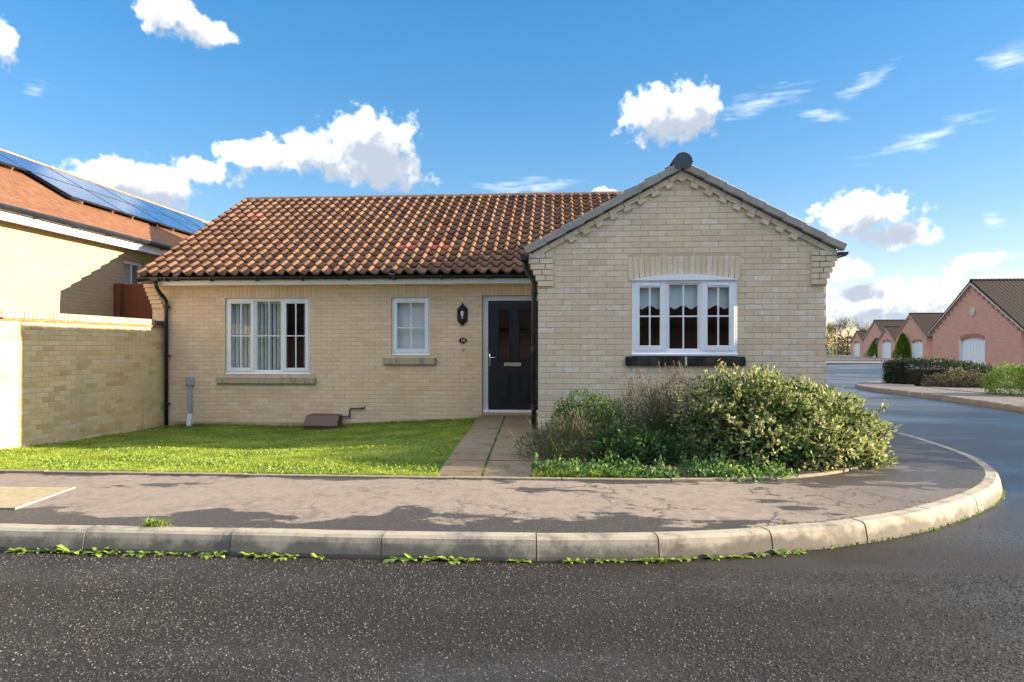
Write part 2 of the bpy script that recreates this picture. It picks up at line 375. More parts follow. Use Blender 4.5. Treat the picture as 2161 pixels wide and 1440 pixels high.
M_roomdark = mat_simple('room_dark', (0.12, 0.10, 0.09), 0.9)
M_blind = mat_simple('pale_blind_fabric', (0.72, 0.74, 0.74), 0.85, nscale=5, namp=0.05)
M_louvre = mat_simple('grey_louvre_fabric', (0.82, 0.83, 0.80), 0.85, nscale=5, namp=0.1)
M_curtain = mat_simple('dark_curtain', (0.20, 0.16, 0.14), 0.9, nscale=5, namp=0.1)
M_greyplastic = mat_simple('grey_meter_plastic', (0.36, 0.38, 0.41), 0.5, nscale=6, namp=0.1)
M_brownbox = mat_simple('brown_box_plastic', (0.115, 0.065, 0.05), 0.6, nscale=10, namp=0.2)
M_pipe = mat_simple('dark_pipe', (0.05, 0.05, 0.055), 0.5, nscale=20, namp=0.3)
M_creasing = mat_simple('terracotta_creasing', (0.42, 0.19, 0.085), 0.85, nscale=25, namp=0.3)
M_iron = mat_simple('black_lantern_metal', (0.012, 0.012, 0.018), 0.35)
M_fence = mat_simple('brown_stained_wood', (0.145, 0.045, 0.022), 0.75, nscale=7, namp=0.2, bumpamt=0.1)

def mat_tile(name, stops, blot=0.6):
    m, nt, b = newmat(name); P = coords(nt, 'World'); r = piece_random(nt); base = ramp(nt, r, stops)
    n1 = noise(nt, P, 9, 5, 0.65); n2 = noise(nt, P, 70, 5, 0.7)
    base = mixc(nt, mth(nt, 'MULTIPLY', smooth(nt, n1, 0.42, 0.72), blot), base, (0.06, 0.036, 0.030, 1))
    base = mixc(nt, mth(nt, 'MULTIPLY', smooth(nt, n2, 0.55, 0.8), 0.35), base, (0.38, 0.25, 0.16, 1))
    lk(nt, base, b.inputs['Base Color']); b.inputs['Roughness'].default_value = 0.8; b.inputs['Specular IOR Level'].default_value = 0.25
    bump(nt, b, n2, 0.25, 0.004); return m
M_tile = mat_tile('brindled_pantile', [(0.0, (0.115, 0.058, 0.038)), (0.35, (0.175, 0.092, 0.056)), (0.7, (0.23, 0.130, 0.078)), (1.0, (0.14, 0.073, 0.049))])
M_tilered = mat_tile('red_vent_tile', [(0.0, (0.42, 0.12, 0.09)), (1.0, (0.46, 0.15, 0.11))], 0.15)
M_ntile = None
def mat_rooftex(name, c1, c2, along, up, gauge=0.3, width=0.22, amp=1.0):
    """far roof: rolls and courses as relief; along / up are the two world axes used"""
    m, nt, b = newmat(name); P = coords(nt, 'World'); s = nn(nt, 'ShaderNodeSeparateXYZ'); lk(nt, P, s.inputs[0])
    a = s.outputs['xyz'.index(along)]; u = s.outputs['xyz'.index(up)]
    roll = mth(nt, 'SINE', mth(nt, 'MULTIPLY', a, 2*math.pi/width)); crs = mth(nt, 'FRACT', mth(nt, 'DIVIDE', u, gauge))
    h = mth(nt, 'ADD', mth(nt, 'MULTIPLY', roll, 0.5), mth(nt, 'MULTIPLY', crs, -0.8))
    n = noise(nt, P, 7, 5, 0.7); lk(nt, ramp(nt, n, [(0.3, c1), (0.7, c2)]), b.inputs['Base Color'])
    b.inputs['Roughness'].default_value = 0.85; b.inputs['Specular IOR Level'].default_value = 0.2
    bump(nt, b, mth(nt, 'ADD', h, mth(nt, 'MULTIPLY', n, 0.6)), 0.7*amp, 0.03); return m
M_ntile = mat_rooftex('orange_roof', (0.12, 0.052, 0.028), (0.25, 0.118, 0.062), 'y', 'z', 0.155, amp=1.8)
M_farroof = mat_rooftex('dark_brown_roof', (0.022, 0.017, 0.016), (0.042, 0.031, 0.028), 'x', 'z', 0.17, amp=0.35)
def mat_solar():
    m, nt, b = newmat('solar_glass'); P = coords(nt, 'World'); n = noise(nt, P, 1.0, 2, 0.5)
    lk(nt, ramp(nt, n, [(0.3, (0.010, 0.022, 0.085)), (0.7, (0.016, 0.034, 0.12))]), b.inputs['Base Color'])
    b.inputs['Roughness'].default_value = 0.18; b.inputs['Specular IOR Level'].default_value = 1.0; b.inputs['Coat Weight'].default_value = 1.0; b.inputs['Coat Roughness'].default_value = 0.14
    return m
M_solar = mat_solar(); M_alu = mat_simple('dark_panel_frame', (0.03, 0.035, 0.06), 0.4, metal=0.5); M_bracket = mat_simple('bright_bracket', (0.75, 0.74, 0.72), 0.35, metal=1.0)

# ---- ground materials
def mat_road():
    m, nt, b = newmat('road_asphalt'); P = coords(nt, 'World')
    v = nn(nt, 'ShaderNodeTexVoronoi'); lk(nt, P, v.inputs['Vector']); v.inputs['Scale'].default_value = 95; v.inputs['Randomness'].default_value = 1
    sx = nn(nt, 'ShaderNodeSeparateColor'); lk(nt, v.outputs['Color'], sx.inputs[0])
    n = noise(nt, P, 0.9, 5, 0.6); nf = noise(nt, P, 220, 3, 0.6)
    base = ramp(nt, sx.outputs[0], [(0.0, (0.009, 0.0091, 0.0099)), (0.55, (0.017, 0.0171, 0.018)), (0.85, (0.034, 0.034, 0.0345)), (1.0, (0.085, 0.083, 0.081))])
    base = mixc(nt, mth(nt, 'MULTIPLY', nf, 0.5), base, (0.014, 0.0135, 0.014, 1))
    base = mixc(nt, mth(nt, 'MULTIPLY', smooth(nt, n, 0.45, 0.7), 0.4), base, (0.030, 0.029, 0.029, 1))
    nb_ = noise(nt, mapped(nt, P, (0.25, 0.8, 1), loc=(4, 2, 0)), 0.9, 4, 0.6)                      # worn and dirty bands
    base = mixc(nt, mth(nt, 'MULTIPLY', smooth(nt, nb_, 0.40, 0.62), 0.55), base, (0.0065, 0.006, 0.006, 1))
    sy_ = nn(nt, 'ShaderNodeSeparateXYZ'); lk(nt, P, sy_.inputs[0])
    base = mixc(nt, mth(nt, 'MULTIPLY', smooth(nt, mth(nt, 'ADD', sy_.outputs[1], mth(nt, 'MULTIPLY', n, 0.25)), 3.72, 4.0), smooth(nt, sy_.outputs[1], 4.6, 4.2)), base, (0.012, 0.009, 0.007, 1))   # silt in the gutter
    lk(nt, base, b.inputs['Base Color'])
    wet = smooth(nt, noise(nt, mapped(nt, P, (0.35, 0.9, 1)), 0.8, 4, 0.6), 0.42, 0.62)
    sr = nn(nt, 'ShaderNodeSeparateXYZ'); lk(nt, P, sr.inputs[0])
    side = mth(nt, 'MAXIMUM', smooth(nt, mth(nt, 'ADD', sr.outputs[0], mth(nt, 'MULTIPLY', n, 1.6)), 1.6, 4.4), smooth(nt, sr.outputs[1], 7.0, 10.0))   # the side road stays wet
    wet = mth(nt, 'MAXIMUM', mth(nt, 'MULTIPLY', wet, 0.45), mth(nt, 'MULTIPLY', side, mth(nt, 'ADD', 0.55, mth(nt, 'MULTIPLY', wet, 0.45))))
    lk(nt, smooth(nt, wet, 0, 1, 0.70, 0.30), b.inputs['Roughness']); lk(nt, smooth(nt, wet, 0, 1, 0.26, 0.9), b.inputs['Specular IOR Level'])
    h = mth(nt, 'SUBTRACT', mth(nt, 'MULTIPLY', nf, 0.4), v.outputs['Distance'])
    bump(nt, b, h, 0.42, 0.005); return m
M_road = mat_road()
def mat_footway():
    m, nt, b = newmat('footway_asphalt'); P = coords(nt, 'World')
    s = nn(nt, 'ShaderNodeSeparateXYZ'); lk(nt, P, s.inputs[0])
    nf = noise(nt, P, 160, 4, 0.65); v = nn(nt, 'ShaderNodeTexVoronoi'); lk(nt, P, v.inputs['Vector']); v.inputs['Scale'].default_value = 130
    sc = nn(nt, 'ShaderNodeSeparateColor'); lk(nt, v.outputs['Color'], sc.inputs[0])
    dry = mixc(nt, mth(nt, 'MULTIPLY', nf, 0.8), (0.255, 0.212, 0.180, 1), (0.170, 0.142, 0.122, 1))
    dry = mixc(nt, smooth(nt, sc.outputs[0], 0.93, 0.99, 0, 0.6), dry, (0.36, 0.33, 0.30, 1))
    dry = mixc(nt, mth(nt, 'MULTIPLY', smooth(nt, noise(nt, P, 11, 6, 0.7), 0.42, 0.68), 0.55), dry, (0.12, 0.105, 0.095, 1))
    damp = mixc(nt, mth(nt, 'MULTIPLY', nf, 0.7), (0.050, 0.044, 0.042, 1), (0.028, 0.025, 0.025, 1))
    damp = mixc(nt, smooth(nt, sc.outputs[0], 0.92, 0.99, 0, 0.5), damp, (0.22, 0.21, 0.20, 1))
    # damp patches with ragged outlines: along the kerb, along the edging, and thin crooked cracks
    n1 = noise(nt, mapped(nt, P, (1.0, 2.0, 1)), 1.5, 7, 0.62); n2 = noise(nt, mapped(nt, P, (1, 1.6, 1), loc=(3.3, 1.7, 0)), 5.0, 6, 0.7)
    edge = mth(nt, 'ADD', smooth(nt, s.outputs[1], 4.65, 4.0, 0, 0.27), smooth(nt, s.outputs[1], 5.40, 5.6, 0, 0.15))
    f = mth(nt, 'ADD', mth(nt, 'ADD', mth(nt, 'MULTIPLY', n1, 0.85), mth(nt, 'MULTIPLY', n2, 0.28)), edge)
    patch = smooth(nt, f, 0.635, 0.685)
    vc = nn(nt, 'ShaderNodeTexVoronoi', feature='DISTANCE_TO_EDGE'); wv = nn(nt, 'ShaderNodeVectorMath', operation='MULTIPLY_ADD')
    lk(nt, noise(nt, P, 7, 4, 0.6, 1), wv.inputs[0]); wv.inputs[1].default_value = (0.35, 0.35, 0); lk(nt, P, wv.inputs[2]); lk(nt, wv.outputs[0], vc.inputs['Vector']); vc.inputs['Scale'].default_value = 3.2
    crack = mth(nt, 'MULTIPLY', smooth(nt, vc.outputs['Distance'], 0.05, 0.015), mth(nt, 'MULTIPLY', smooth(nt, noise(nt, P, 1.5, 4, 0.65), 0.46, 0.56), smooth(nt, s.outputs[0], -2.6, 0.4, 0.3, 1.0)))
    d = mth(nt, 'MAXIMUM', patch, mth(nt, 'MULTIPLY', crack, 0.85))
    far = smooth(nt, s.outputs[0], 1.2, 2.6, 0, 0.55)                  # the corner stays evenly damp
    d = mth(nt, 'MAXIMUM', d, far)
    lk(nt, mixc(nt, d, dry, damp), b.inputs['Base Color']); lk(nt, smooth(nt, d, 0, 1, 0.85, 0.55), b.inputs['Roughness'])
    b.inputs['Specular IOR Level'].default_value = 0.35
    bump(nt, b, mth(nt, 'SUBTRACT', mth(nt, 'ADD', nf, mth(nt, 'MULTIPLY', v.outputs['Distance'], -0.6)), mth(nt, 'MULTIPLY', crack, 0.5)), 0.35, 0.004); return m
M_foot = mat_footway()
M_footfar = mat_simple('far_footway_asphalt', (0.10, 0.090, 0.085), 0.8, nscale=4, namp=0.3)
def mat_kerb():
    m, nt, b = newmat('concrete_kerb'); P = coords(nt, 'World'); r = piece_random(nt)
    n = noise(nt, P, 4.5, 6, 0.68); nf = noise(nt, P, 120, 4, 0.65); n3 = noise(nt, P, 14, 5, 0.7)
    base = mixc(nt, mth(nt, 'MULTIPLY', nf, 0.6), (0.36, 0.33, 0.27, 1), (0.26, 0.24, 0.20, 1))
    base = mixc(nt, mth(nt, 'MULTIPLY', r, 0.25), base, (0.30, 0.28, 0.25, 1))
    s = nn(nt, 'ShaderNodeSeparateXYZ'); lk(nt, P, s.inputs[0])
    low = smooth(nt, s.outputs[2], 0.125, 0.0, 0, 1)
    grime = mth(nt, 'MULTIPLY', smooth(nt, mth(nt, 'ADD', n, mth(nt, 'MULTIPLY', low, 0.24)), 0.44, 0.70), 0.85)
    base = mixc(nt, grime, base, (0.10, 0.095, 0.09, 1)); base = mixc(nt, smooth(nt, n3, 0.62, 0.75, 0, 0.5), base, (0.07, 0.07, 0.065, 1))
    lk(nt, base, b.inputs['Base Color']); b.inputs['Roughness'].default_value = 0.88; b.inputs['Specular IOR Level'].default_value = 0.2
    bump(nt, b, mth(nt, 'ADD', nf, n3), 0.3, 0.005); return m
M_kerb = mat_kerb()
M_edging = mat_simple('concrete_edging', (0.22, 0.19, 0.13), 0.9, nscale=20, namp=0.3, bumpamt=0.2)
M_slab = mat_sill('path_concrete', (0.17, 0.132, 0.097), (0.075, 0.075, 0.04), 0.48, 0.68, (2.2, 2.2, 2.2))
M_moss = mat_simple('mossy_joint', (0.05, 0.09, 0.03), 0.95, nscale=30, namp=0.4)
M_soil = mat_simple('bed_soil', (0.045, 0.030, 0.020), 0.95, nscale=14, namp=0.5, bumpamt=0.8)
M_turf = mat_simple('turf_soil', (0.08, 0.12, 0.025), 0.95, nscale=8, namp=0.4, bumpamt=0.5)
M_field = mat_simple('far_grass', (0.08, 0.12, 0.03), 0.95, nscale=0.3, namp=0.3)
M_patch = mat_simple('yellow_concrete_cover', (0.30, 0.25, 0.155), 0.9, nscale=18, namp=0.3, bumpamt=0.2)
M_strip = mat_simple('pale_cover_edge', (0.30, 0.285, 0.26), 0.7, nscale=20, namp=0.2)
M_chip = mat_brick('road_stone', [(0.0, (0.018, 0.018, 0.019)), (0.45, (0.045, 0.044, 0.043)), (0.75, (0.095, 0.091, 0.087)), (1.0, (0.22, 0.21, 0.195))], pale=0.0)

# ================================================================== GROUND
WLOC = {}
def put(o, parent):
    """parent o (authored in world coordinates) to a part at the origin or to an Empty at its own place"""
    o.parent = parent
    if parent.name in WLOC: o.matrix_parent_inverse = Matrix.Translation(-Vector(WLOC[parent.name]))
    return o
def thing(name, loc, label, cat, group=None):
    e = empty(name, loc); WLOC[e.name] = tuple(loc); tag(e, label, cat, group); return e
def part(mb, name, mat, parent, smoothf=False, bevel=0):
    o = mb.build(name, mat, None, smoothf, bevel)
    if parent is not None: put(o, parent)
    return o
def sstep(a, b, x):
    t = min(1, max(0, (x-a)/(b-a))); return t*t*(3-2*t)
def gz(x, y): return -0.34*sstep(9, 42, math.hypot(x, max(0, y)))

def grid_sheet(name, mat, x0, x1, y0, y1, nx, ny, zf, kind='structure', parent=None):
    xs = np.linspace(x0, x1, nx+1); ys = np.linspace(y0, y1, ny+1)
    V = [(x, y, zf(x, y)) for y in ys for x in xs]
    Fc = [(j*(nx+1)+i, j*(nx+1)+i+1, (j+1)*(nx+1)+i+1, (j+1)*(nx+1)+i) for j in range(ny) for i in range(nx)]
    me = bpy.data.meshes.new(name); me.from_pydata(V, [], Fc); me.update(); me.polygons.foreach_set('use_smooth', [True]*len(Fc))
    o = link(name, me, None, mat)
    if kind: o['kind'] = kind
    return o
def strip_sheet(name, mat, A, B, zf, kind='structure', nsub=4):
    n = len(A); V = []; Fc = []
    for a, b in zip(A, B):
        for k in range(nsub+1):
            t = k/nsub; x = a[0]*(1-t)+b[0]*t; y = a[1]*(1-t)+b[1]*t; V.append((x, y, zf(x, y)))
    for i in range(n-1):
        for k in range(nsub):
            q = i*(nsub+1)+k; Fc.append((q, q+nsub+1, q+nsub+2, q+1))
    me = bpy.data.meshes.new(name); me.from_pydata(V, [], Fc); me.update()
    o = link(name, me, None, mat)
    if kind: o['kind'] = kind
    return o
def resample(pts, step):
    pts = [np.array(p, float) for p in pts]
    # Catmull-Rom for smooth kerb lines
    P = [2*pts[0]-pts[1]]+pts+[2*pts[-1]-pts[-2]]; out = []
    for i in range(1, len(P)-2):
        for k in range(40):
            t = k/40; a, b, c, d = P[i-1], P[i], P[i+1], P[i+2]
            out.append(0.5*((2*b)+(-a+c)*t+(2*a-5*b+4*c-d)*t*t+(-a+3*b-3*c+d)*t**3))
    out.append(pts[-1]); out = np.array(out)
    L = np.concatenate([[0], np.cumsum(np.linalg.norm(np.diff(out, axis=0), axis=1))])
    return out, L
def at_len(out, L, s):
    return np.array([np.interp(s, L, out[:, 0]), np.interp(s, L, out[:, 1])])
def normal_at(out, L, s):
    a = at_len(out, L, max(0, s-0.05)); b = at_len(out, L, min(L[-1], s+0.05)); t = (b-a)/np.linalg.norm(b-a)
    return np.array([-t[1], t[0]])      # left of the direction of travel

grid_sheet('ground', M_field, -1500, 1500, -600, 3000, 40, 40, lambda x, y: -0.75)

KP = [(-14, 3.84), (-8, 3.86), (-3.5, 3.885), (-1.0, 3.905), (0.0, 3.93), (0.92, 4.05), (1.89, 4.38), (2.77, 4.93), (3.60, 5.72), (4.12, 6.6), (4.40, 7.7), (4.52, 9.3), (4.58, 13), (4.60, 20), (4.55, 30), (3.6, 40), (0, 48)]
K_out, K_L = resample(KP, 0.1)
def s_at_x(x):
    i = int(np.argmin(np.abs(K_out[:400, 0]-x)+np.where(K_out[:400, 1] > 8, 99, 0))); return K_L[i]
KZ = 0.13
_ss = np.concatenate([np.arange(0.05, 13, 0.5), np.arange(13, 26, 0.15), np.arange(26, K_L[-1]-0.1, 0.8), [K_L[-1]-0.05]])
_A = []; _B = []
for s in _ss:
    p = at_len(K_out, K_L, s); nv = normal_at(K_out, K_L, s); _A.append(p+nv*0.03); dist = 18+30*sstep(0, 8, p[1]-3.9)+10*sstep(20, 40, p[1]); _B.append(p-nv*dist)
strip_sheet('road', M_road, _A, _B, gz, nsub=60)
kerb = None
def kerb_stone(path, L, s0, s1, name, parent, ztop=KZ, side=1):
    n = 5; prof = [(0.0, -0.14), (0.0, 0.02), (0.012, 0.085), (0.022, 0.115), (0.042, 0.130), (0.125, 0.130), (0.125, -0.14)]
    V = []; Fc = []; np_ = len(prof); wob = random.uniform(-0.003, 0.003); tilt = random.uniform(-0.002, 0.002)
    for i in range(n+1):
        s = s0+(s1-s0)*i/n; p = at_len(path, L, s); nv = normal_at(path, L, s)*side; g = gz(p[0], p[1])
        for (o_, z) in prof:
            q = p+nv*(o_+wob); V.append((q[0], q[1], z+g+tilt*(1 if i > n/2 else -1)))
    for i in range(n):
        for k in range(np_-1): a = i*np_+k; Fc.append((a, a+1, a+np_+1, a+np_))
    Fc.append(tuple(range(np_))); Fc.append(tuple(n*np_+k for k in range(np_))[::-1])
    me = bpy.data.meshes.new(name); me.from_pydata(V, [], Fc); me.update()
    o = link(name, me, None, M_kerb); put(o, parent); return o
# bedding under the stones is the kerb itself, the stones are its pieces
def kerb_bed(name, path, L, s0, s1, side=1, step=0.25):
    V = []; Fc = []; ss = np.arange(s0, s1, step)
    for s in ss:
        p = at_len(path, L, s); nv = normal_at(path, L, s)*side; g = gz(p[0], p[1])
        for (o_, z) in ((0.012, -0.16), (0.012, 0.0), (0.052, 0.112), (0.118, 0.112), (0.118, -0.16)):
            q = p+nv*o_; V.append((q[0], q[1], z+g))
    for i in range(len(ss)-1):
        for k in range(4): a = i*5+k; Fc.append((a, a+1, a+6, a+5))
    me = bpy.data.meshes.new(name); me.from_pydata(V, [], Fc); me.update()
    o = link(name, me, None, M_pipe_grime); o['kind'] = 'structure'; return o
M_pipe_grime = mat_simple('joint_dirt', (0.045, 0.04, 0.035), 0.95, nscale=20, namp=0.3)
kerb = kerb_bed('kerb', K_out, K_L, 0.05, K_L[-1]-0.1)
sj = s_at_x(-2.92); s = sj
while s > 0.95: kerb_stone(K_out, K_L, s-0.925, s-0.006, 'kerb_stone', kerb); s -= 0.931
s = sj
for x in range(3): kerb_stone(K_out, K_L, s, s+0.925, 'kerb_stone', kerb); s += 0.931
for x in range(11): kerb_stone(K_out, K_L, s, s+0.722, 'kerb_stone', kerb); s += 0.730
while s < K_L[-1]-1.1: kerb_stone(K_out, K_L, s, s+0.925, 'kerb_stone', kerb); s += 0.931

# footway between kerb and plot
SS = np.concatenate([np.arange(0.3, 10, 0.5), np.arange(10, 24, 0.2), np.arange(24, K_L[-1]-1, 0.8)])
IN = [(-14, 5.56), (-8, 5.57), (-3, 5.585), (0, 5.60), (1.3, 5.66), (2.1, 5.88), (2.75, 6.35), (3.15, 7.05), (3.36, 7.9), (3.46, 9.3), (3.5, 13), (3.5, 20), (3.4, 30), (2.4, 39.2), (-0.5, 46.5)]
I_out, I_L = resample(IN, 0.1)
A = []; B = []
for s in SS:
    p = at_len(K_out, K_L, s)+normal_at(K_out, K_L, s)*0.121; A.append(p)
    B.append(at_len(I_out, I_L, s*I_L[-1]/K_L[-1]))
# match inner points by nearest position so the strip does not skew
B = []
for a in A:
    d = np.linalg.norm(I_out-a, axis=1); B.append(I_out[int(np.argmin(d))])
for i in range(1, len(B)):          # keep the inner points marching forward
    pass
def zfoot(x, y): return 0.122+0.012*sstep(4, 5.6, y)+gz(x, y)
strip_sheet('footway', M_foot, A, B, zfoot, nsub=5)
# concrete edging strip
def edging():
    root = None; ss = np.arange(0.2, I_L[-1]-0.5, 0.1)
    bed = MB(); 
    def seg(s0, s1):
        mb = MB(); V = []; n = 4
        for i in range(n+1):
            s = s0+(s1-s0)*i/n; p = at_len(I_out, I_L, s); nv = normal_at(I_out, I_L, s); g = gz(p[0], p[1])
            for (o_, z) in ((0.0, -0.1), (0.0, 0.150), (0.008, 0.156), (0.044, 0.156), (0.05, 0.150), (0.05, -0.1)):
                q = p+nv*o_; V.append((q[0], q[1], z+g+rj))
        Fc = [(i*6+k, i*6+k+1, i*6+k+7, i*6+k+6) for i in range(n) for k in range(5)]+[tuple(range(6)), tuple(n*6+k for k in range(6))[::-1]]
        mb.add(V, Fc); return mb
    rj = -0.02; root = seg(0.2, I_L[-1]-0.6).build('edging', M_moss); root['kind'] = 'structure'
    V = []
    ob = root.data; ob.clear_geometry()
    # thin soil joint core so that the stones sit on something continuous
    ss2 = np.arange(0.2, 30, 0.2); V = []; Fc = []
    for s in ss2:
        p = at_len(I_out, I_L, s); nv = normal_at(I_out, I_L, s); g = gz(p[0], p[1])
        for (o_, z) in ((0.006, -0.1), (0.006, 0.143), (0.044, 0.143), (0.044, -0.1)):
            q = p+nv*o_; V.append((q[0], q[1], z+g))
    for i in range(len(ss2)-1):
        for k in range(3): a = i*4+k; Fc.append((a, a+1, a+5, a+4))
    ob.from_pydata(V, [], Fc); ob.update()
    s = 0.3
    while s < 28:
        rj = random.uniform(-0.004, 0.004)
        put(seg(s, s+0.905).build('edging_stone', M_edging), root); s += 0.915
edging()

# lawn, path, bed
def zlawn(x, y):
    t = min(1, max(0, (y-5.6)/6.4)); zb = -0.04+(-0.20)*sstep(-1.2, -4.2, x) if x > -4.2 else -0.24
    zb = -0.04-0.20*min(1, max(0, (-1.2-x)/3.0))
    g = 1-(1-t)**2
    return 0.125*(1-g)+zb*g+0.012*math.sin(2.1*x+0.7*y)*math.sin(1.7*y)*(1 if t > 0.05 else 0)
def path_left(y): return -1.07-0.36*(y-5.62)/6.4
LY = np.linspace(5.64, 12.05, 40)
Al = [(-7.43, y) for y in LY]; Bl = [(path_left(y)-0.01, y) for y in LY]
lawn = strip_sheet('lawn', M_turf, Al, Bl, zlawn, nsub=50)
lawn2 = grid_sheet('lawn', M_turf, -14, -7.42, 5.62, 8.6, 24, 12, lambda x, y: zlawn(-7.4, y)+0.02*sstep(-7.5, -9, x))
def zpath(y): return 0.128-0.115*sstep(5.6, 12.2, y)
path = strip_sheet('path', M_moss, [(path_left(y)-0.02, y) for y in LY], [(-0.24, y) for y in LY], lambda x, y: zpath(y)-0.014, nsub=2)
ys = [5.635, 6.02, 6.62, 7.5, 8.4, 9.3, 10.2, 11.1, 11.99]
for i in range(len(ys)-1):
    for c_ in (0, 1):
        if c_ == 0 and i == 0: cuts = [ys[0], 5.80, ys[1]]
        else: cuts = [ys[i], ys[i+1]]
        for a, b in zip(cuts[:-1], cuts[1:]):
            a_, b_ = a+0.005, b-0.005
            def mid(y): return -0.67-0.31*(y-5.62)/6.4
            poly = [(path_left(a_), a_), (mid(a_)-0.012, a_), (mid(b_)-0.012, b_), (path_left(b_), b_)] if c_ == 0 else [(mid(a_)+0.012, a_), (-0.25, a_), (-0.25, b_), (mid(b_)+0.012, b_)]
            mb = MB(); dz = random.uniform(-0.003, 0.003)
            vs = [(x, y, zpath(y)-0.03) for x, y in poly]+[(x, y, zpath(y)+dz) for x, y in poly]
            mb.add(vs, [(4, 5, 6, 7), (0, 1, 5, 4), (1, 2, 6, 5), (2, 3, 7, 6), (3, 0, 4, 7)])
            part(mb, 'slab', M_slab, path)
BY = np.linspace(5.66, 8.86, 30)
def bed_right(y): return float(np.interp(y, I_out[:600, 1], I_out[:600, 0])) if y > 5.7 else 1.35
bed = strip_sheet('flower_bed', M_soil, [(-0.245, y) for y in BY], [(max(0.5, min(3.44, bed_right(y)-0.05)) if y > 5.7 else 1.2, y) for y in BY],
                  lambda x, y: 0.125+0.03*math.sin(5*x+3*y)*math.sin(4*y)+0.03*sstep(5.6, 6.4, y), nsub=24)
# raised ground behind the garden wall (the neighbour stands higher)
mb = MB(); mb.box(-24, -7.66, 8.5, 30, -0.75, 0.72); o = mb.build('raised_ground', M_field); o['kind'] = 'structure'
# ground under the back of the plot and far lawns
mb = MB(); mb.box(-7.6, 3.45, 12.1, 34, -0.75, -0.10); o = mb.build('back_garden', M_field); o['kind'] = 'structure'

# concrete cover let into the footway
t_ = thing('access_cover', (-4.2, 4.7, zfoot(-4.2, 4.7)), 'yellowish concrete access cover with pale edge let into the footway', 'cover')
mb = MB(); z0 = zfoot(-4, 4.7)+0.004
mb.prism([(-5.2, 5.03), (-3.88, 5.05), (-3.81, 4.385), (-5.2, 4.37)], z0-0.02, z0+0.004, 'z'); part(mb, 'cover_slab', M_patch, t_)
mb = MB(); mb.prism([(-3.878, 5.055), (-3.868, 5.055), (-3.792, 4.375), (-3.808, 4.375)], z0-0.02, z0+0.008, 'z'); part(mb, 'cover_edge', M_strip, t_)

# ================================================================== BRICKS
BV = [(-.5, .5, -.5), (.5, .5, -.5), (.5, .5, .5), (-.5, .5, .5), (-.5, -.475, -.5), (.5, -.475, -.5), (.5, -.475, .5), (-.5, -.475, .5),
      (-.49, -.5, -.46), (.49, -.5, -.46), (.49, -.5, .46), (-.49, -.5, .46)]
BF = [(0, 4, 7, 3), (5, 1, 2, 6), (4, 0, 1, 5), (7, 6, 2, 3), (4, 5, 9, 8), (5, 6, 10, 9), (6, 7, 11, 10), (7, 4, 8, 11), (8, 9, 10, 11)]
_bm = {}
def brick_mesh(mat):
    if mat.name not in _bm:
        me = bpy.data.meshes.new('brick'); me.from_pydata(BV, [], BF); me.update(); me.materials.append(mat); _bm[mat.name] = me
    return _bm[mat.name]
def joined(name, mats, VV, FF, mat, parent, flags=None):
    V0 = np.array(VV); n = len(V0); allv = []; loops = []; starts = []; L = 0
    lens = [len(f) for f in FF]; flat = np.concatenate([np.array(f) for f in FF]); st = np.concatenate([[0], np.cumsum(lens)[:-1]]); tot = sum(lens)
    for i, M in enumerate(mats):
        Mn = np.array(M); allv.append(V0@Mn[:3, :3].T+Mn[:3, 3]); loops.append(flat+i*n); starts.append(st+i*tot)
    me = np_mesh(name, np.concatenate(allv), np.concatenate(loops), np.concatenate(starts)); me.materials.append(mat)
    if flags is not None: me.polygons.foreach_set('use_smooth', np.tile(np.array(flags, dtype=bool), len(mats)))
    o = link(name, me); put(o, parent); o['kind'] = 'stuff'; return o
def lay(u0, u1, z0, z1, holes=(), limit=None, half0=0):
    """stretcher bond rectangles (u, z, w, h) in a wall plane"""
    out = []; H = 0.075; n = int(round((z1-z0)/H))
    for c in range(n):
        za = z0+c*H; zb = za+0.065; zc = (za+zb)/2
        spans = [(u0, u1)] if limit is None else [limit(za, zb)]
        for (a, b, c0, c1) in holes:
            if zb > c0+0.012 and za < c1-0.012:
                ns = []
                for (p, q) in spans:
                    if b <= p or a >= q: ns.append((p, q)); continue
                    if a > p: ns.append((p, a))
                    if b < q: ns.append((b, q))
                spans = ns
        ph = u0+(0.1125 if (c+half0) % 2 else 0.0)
        for (p, q) in spans:
            if q-p < 0.03: continue
            k = math.floor((p-ph)/0.225); x = ph+k*0.225
            while x < q-1e-6:
                a = max(p, x+0.005 if x > p-1e-6 else p+0.004); b = min(q, x+0.220)
                if x <= p: a = p+0.004
                if b > q-0.012: b = q-0.004
                if b-a > 0.025: out.append(((a+b)/2, zc, b-a, zb-za))
                x += 0.225
    return out
def bmat(c, w, h, facing, depth=0.10, jit=1.0, rot=0.0):
    """c: centre of the front face; facing 0 = -Y, 90deg = +X"""
    j = Euler((random.gauss(0, 0.003)*jit, random.gauss(0, 0.002)*jit+rot, 0.0)).to_matrix().to_4x4()
    Rz = Matrix.Rotation(facing, 4, 'Z')
    return Matrix.Translation(c) @ Rz @ j @ Matrix.Translation((0, depth/2+random.gauss(0, 0.0005)*jit, 0)) @ Matrix.Diagonal((w, depth, h, 1))

# ================================================================== BUNGALOW
YM, YW = 12.0, 8.85            # faces of the main wall and of the wing
XL, XWL, XWR = -7.66, -0.287, 3.451
TP = 0.5407; PITCH = math.atan(TP); WX = 1.6
bung = thing('bungalow', (-2.0, 12.0, -0.3), 'buff brick bungalow with brown pantile roof and black front door', 'house')

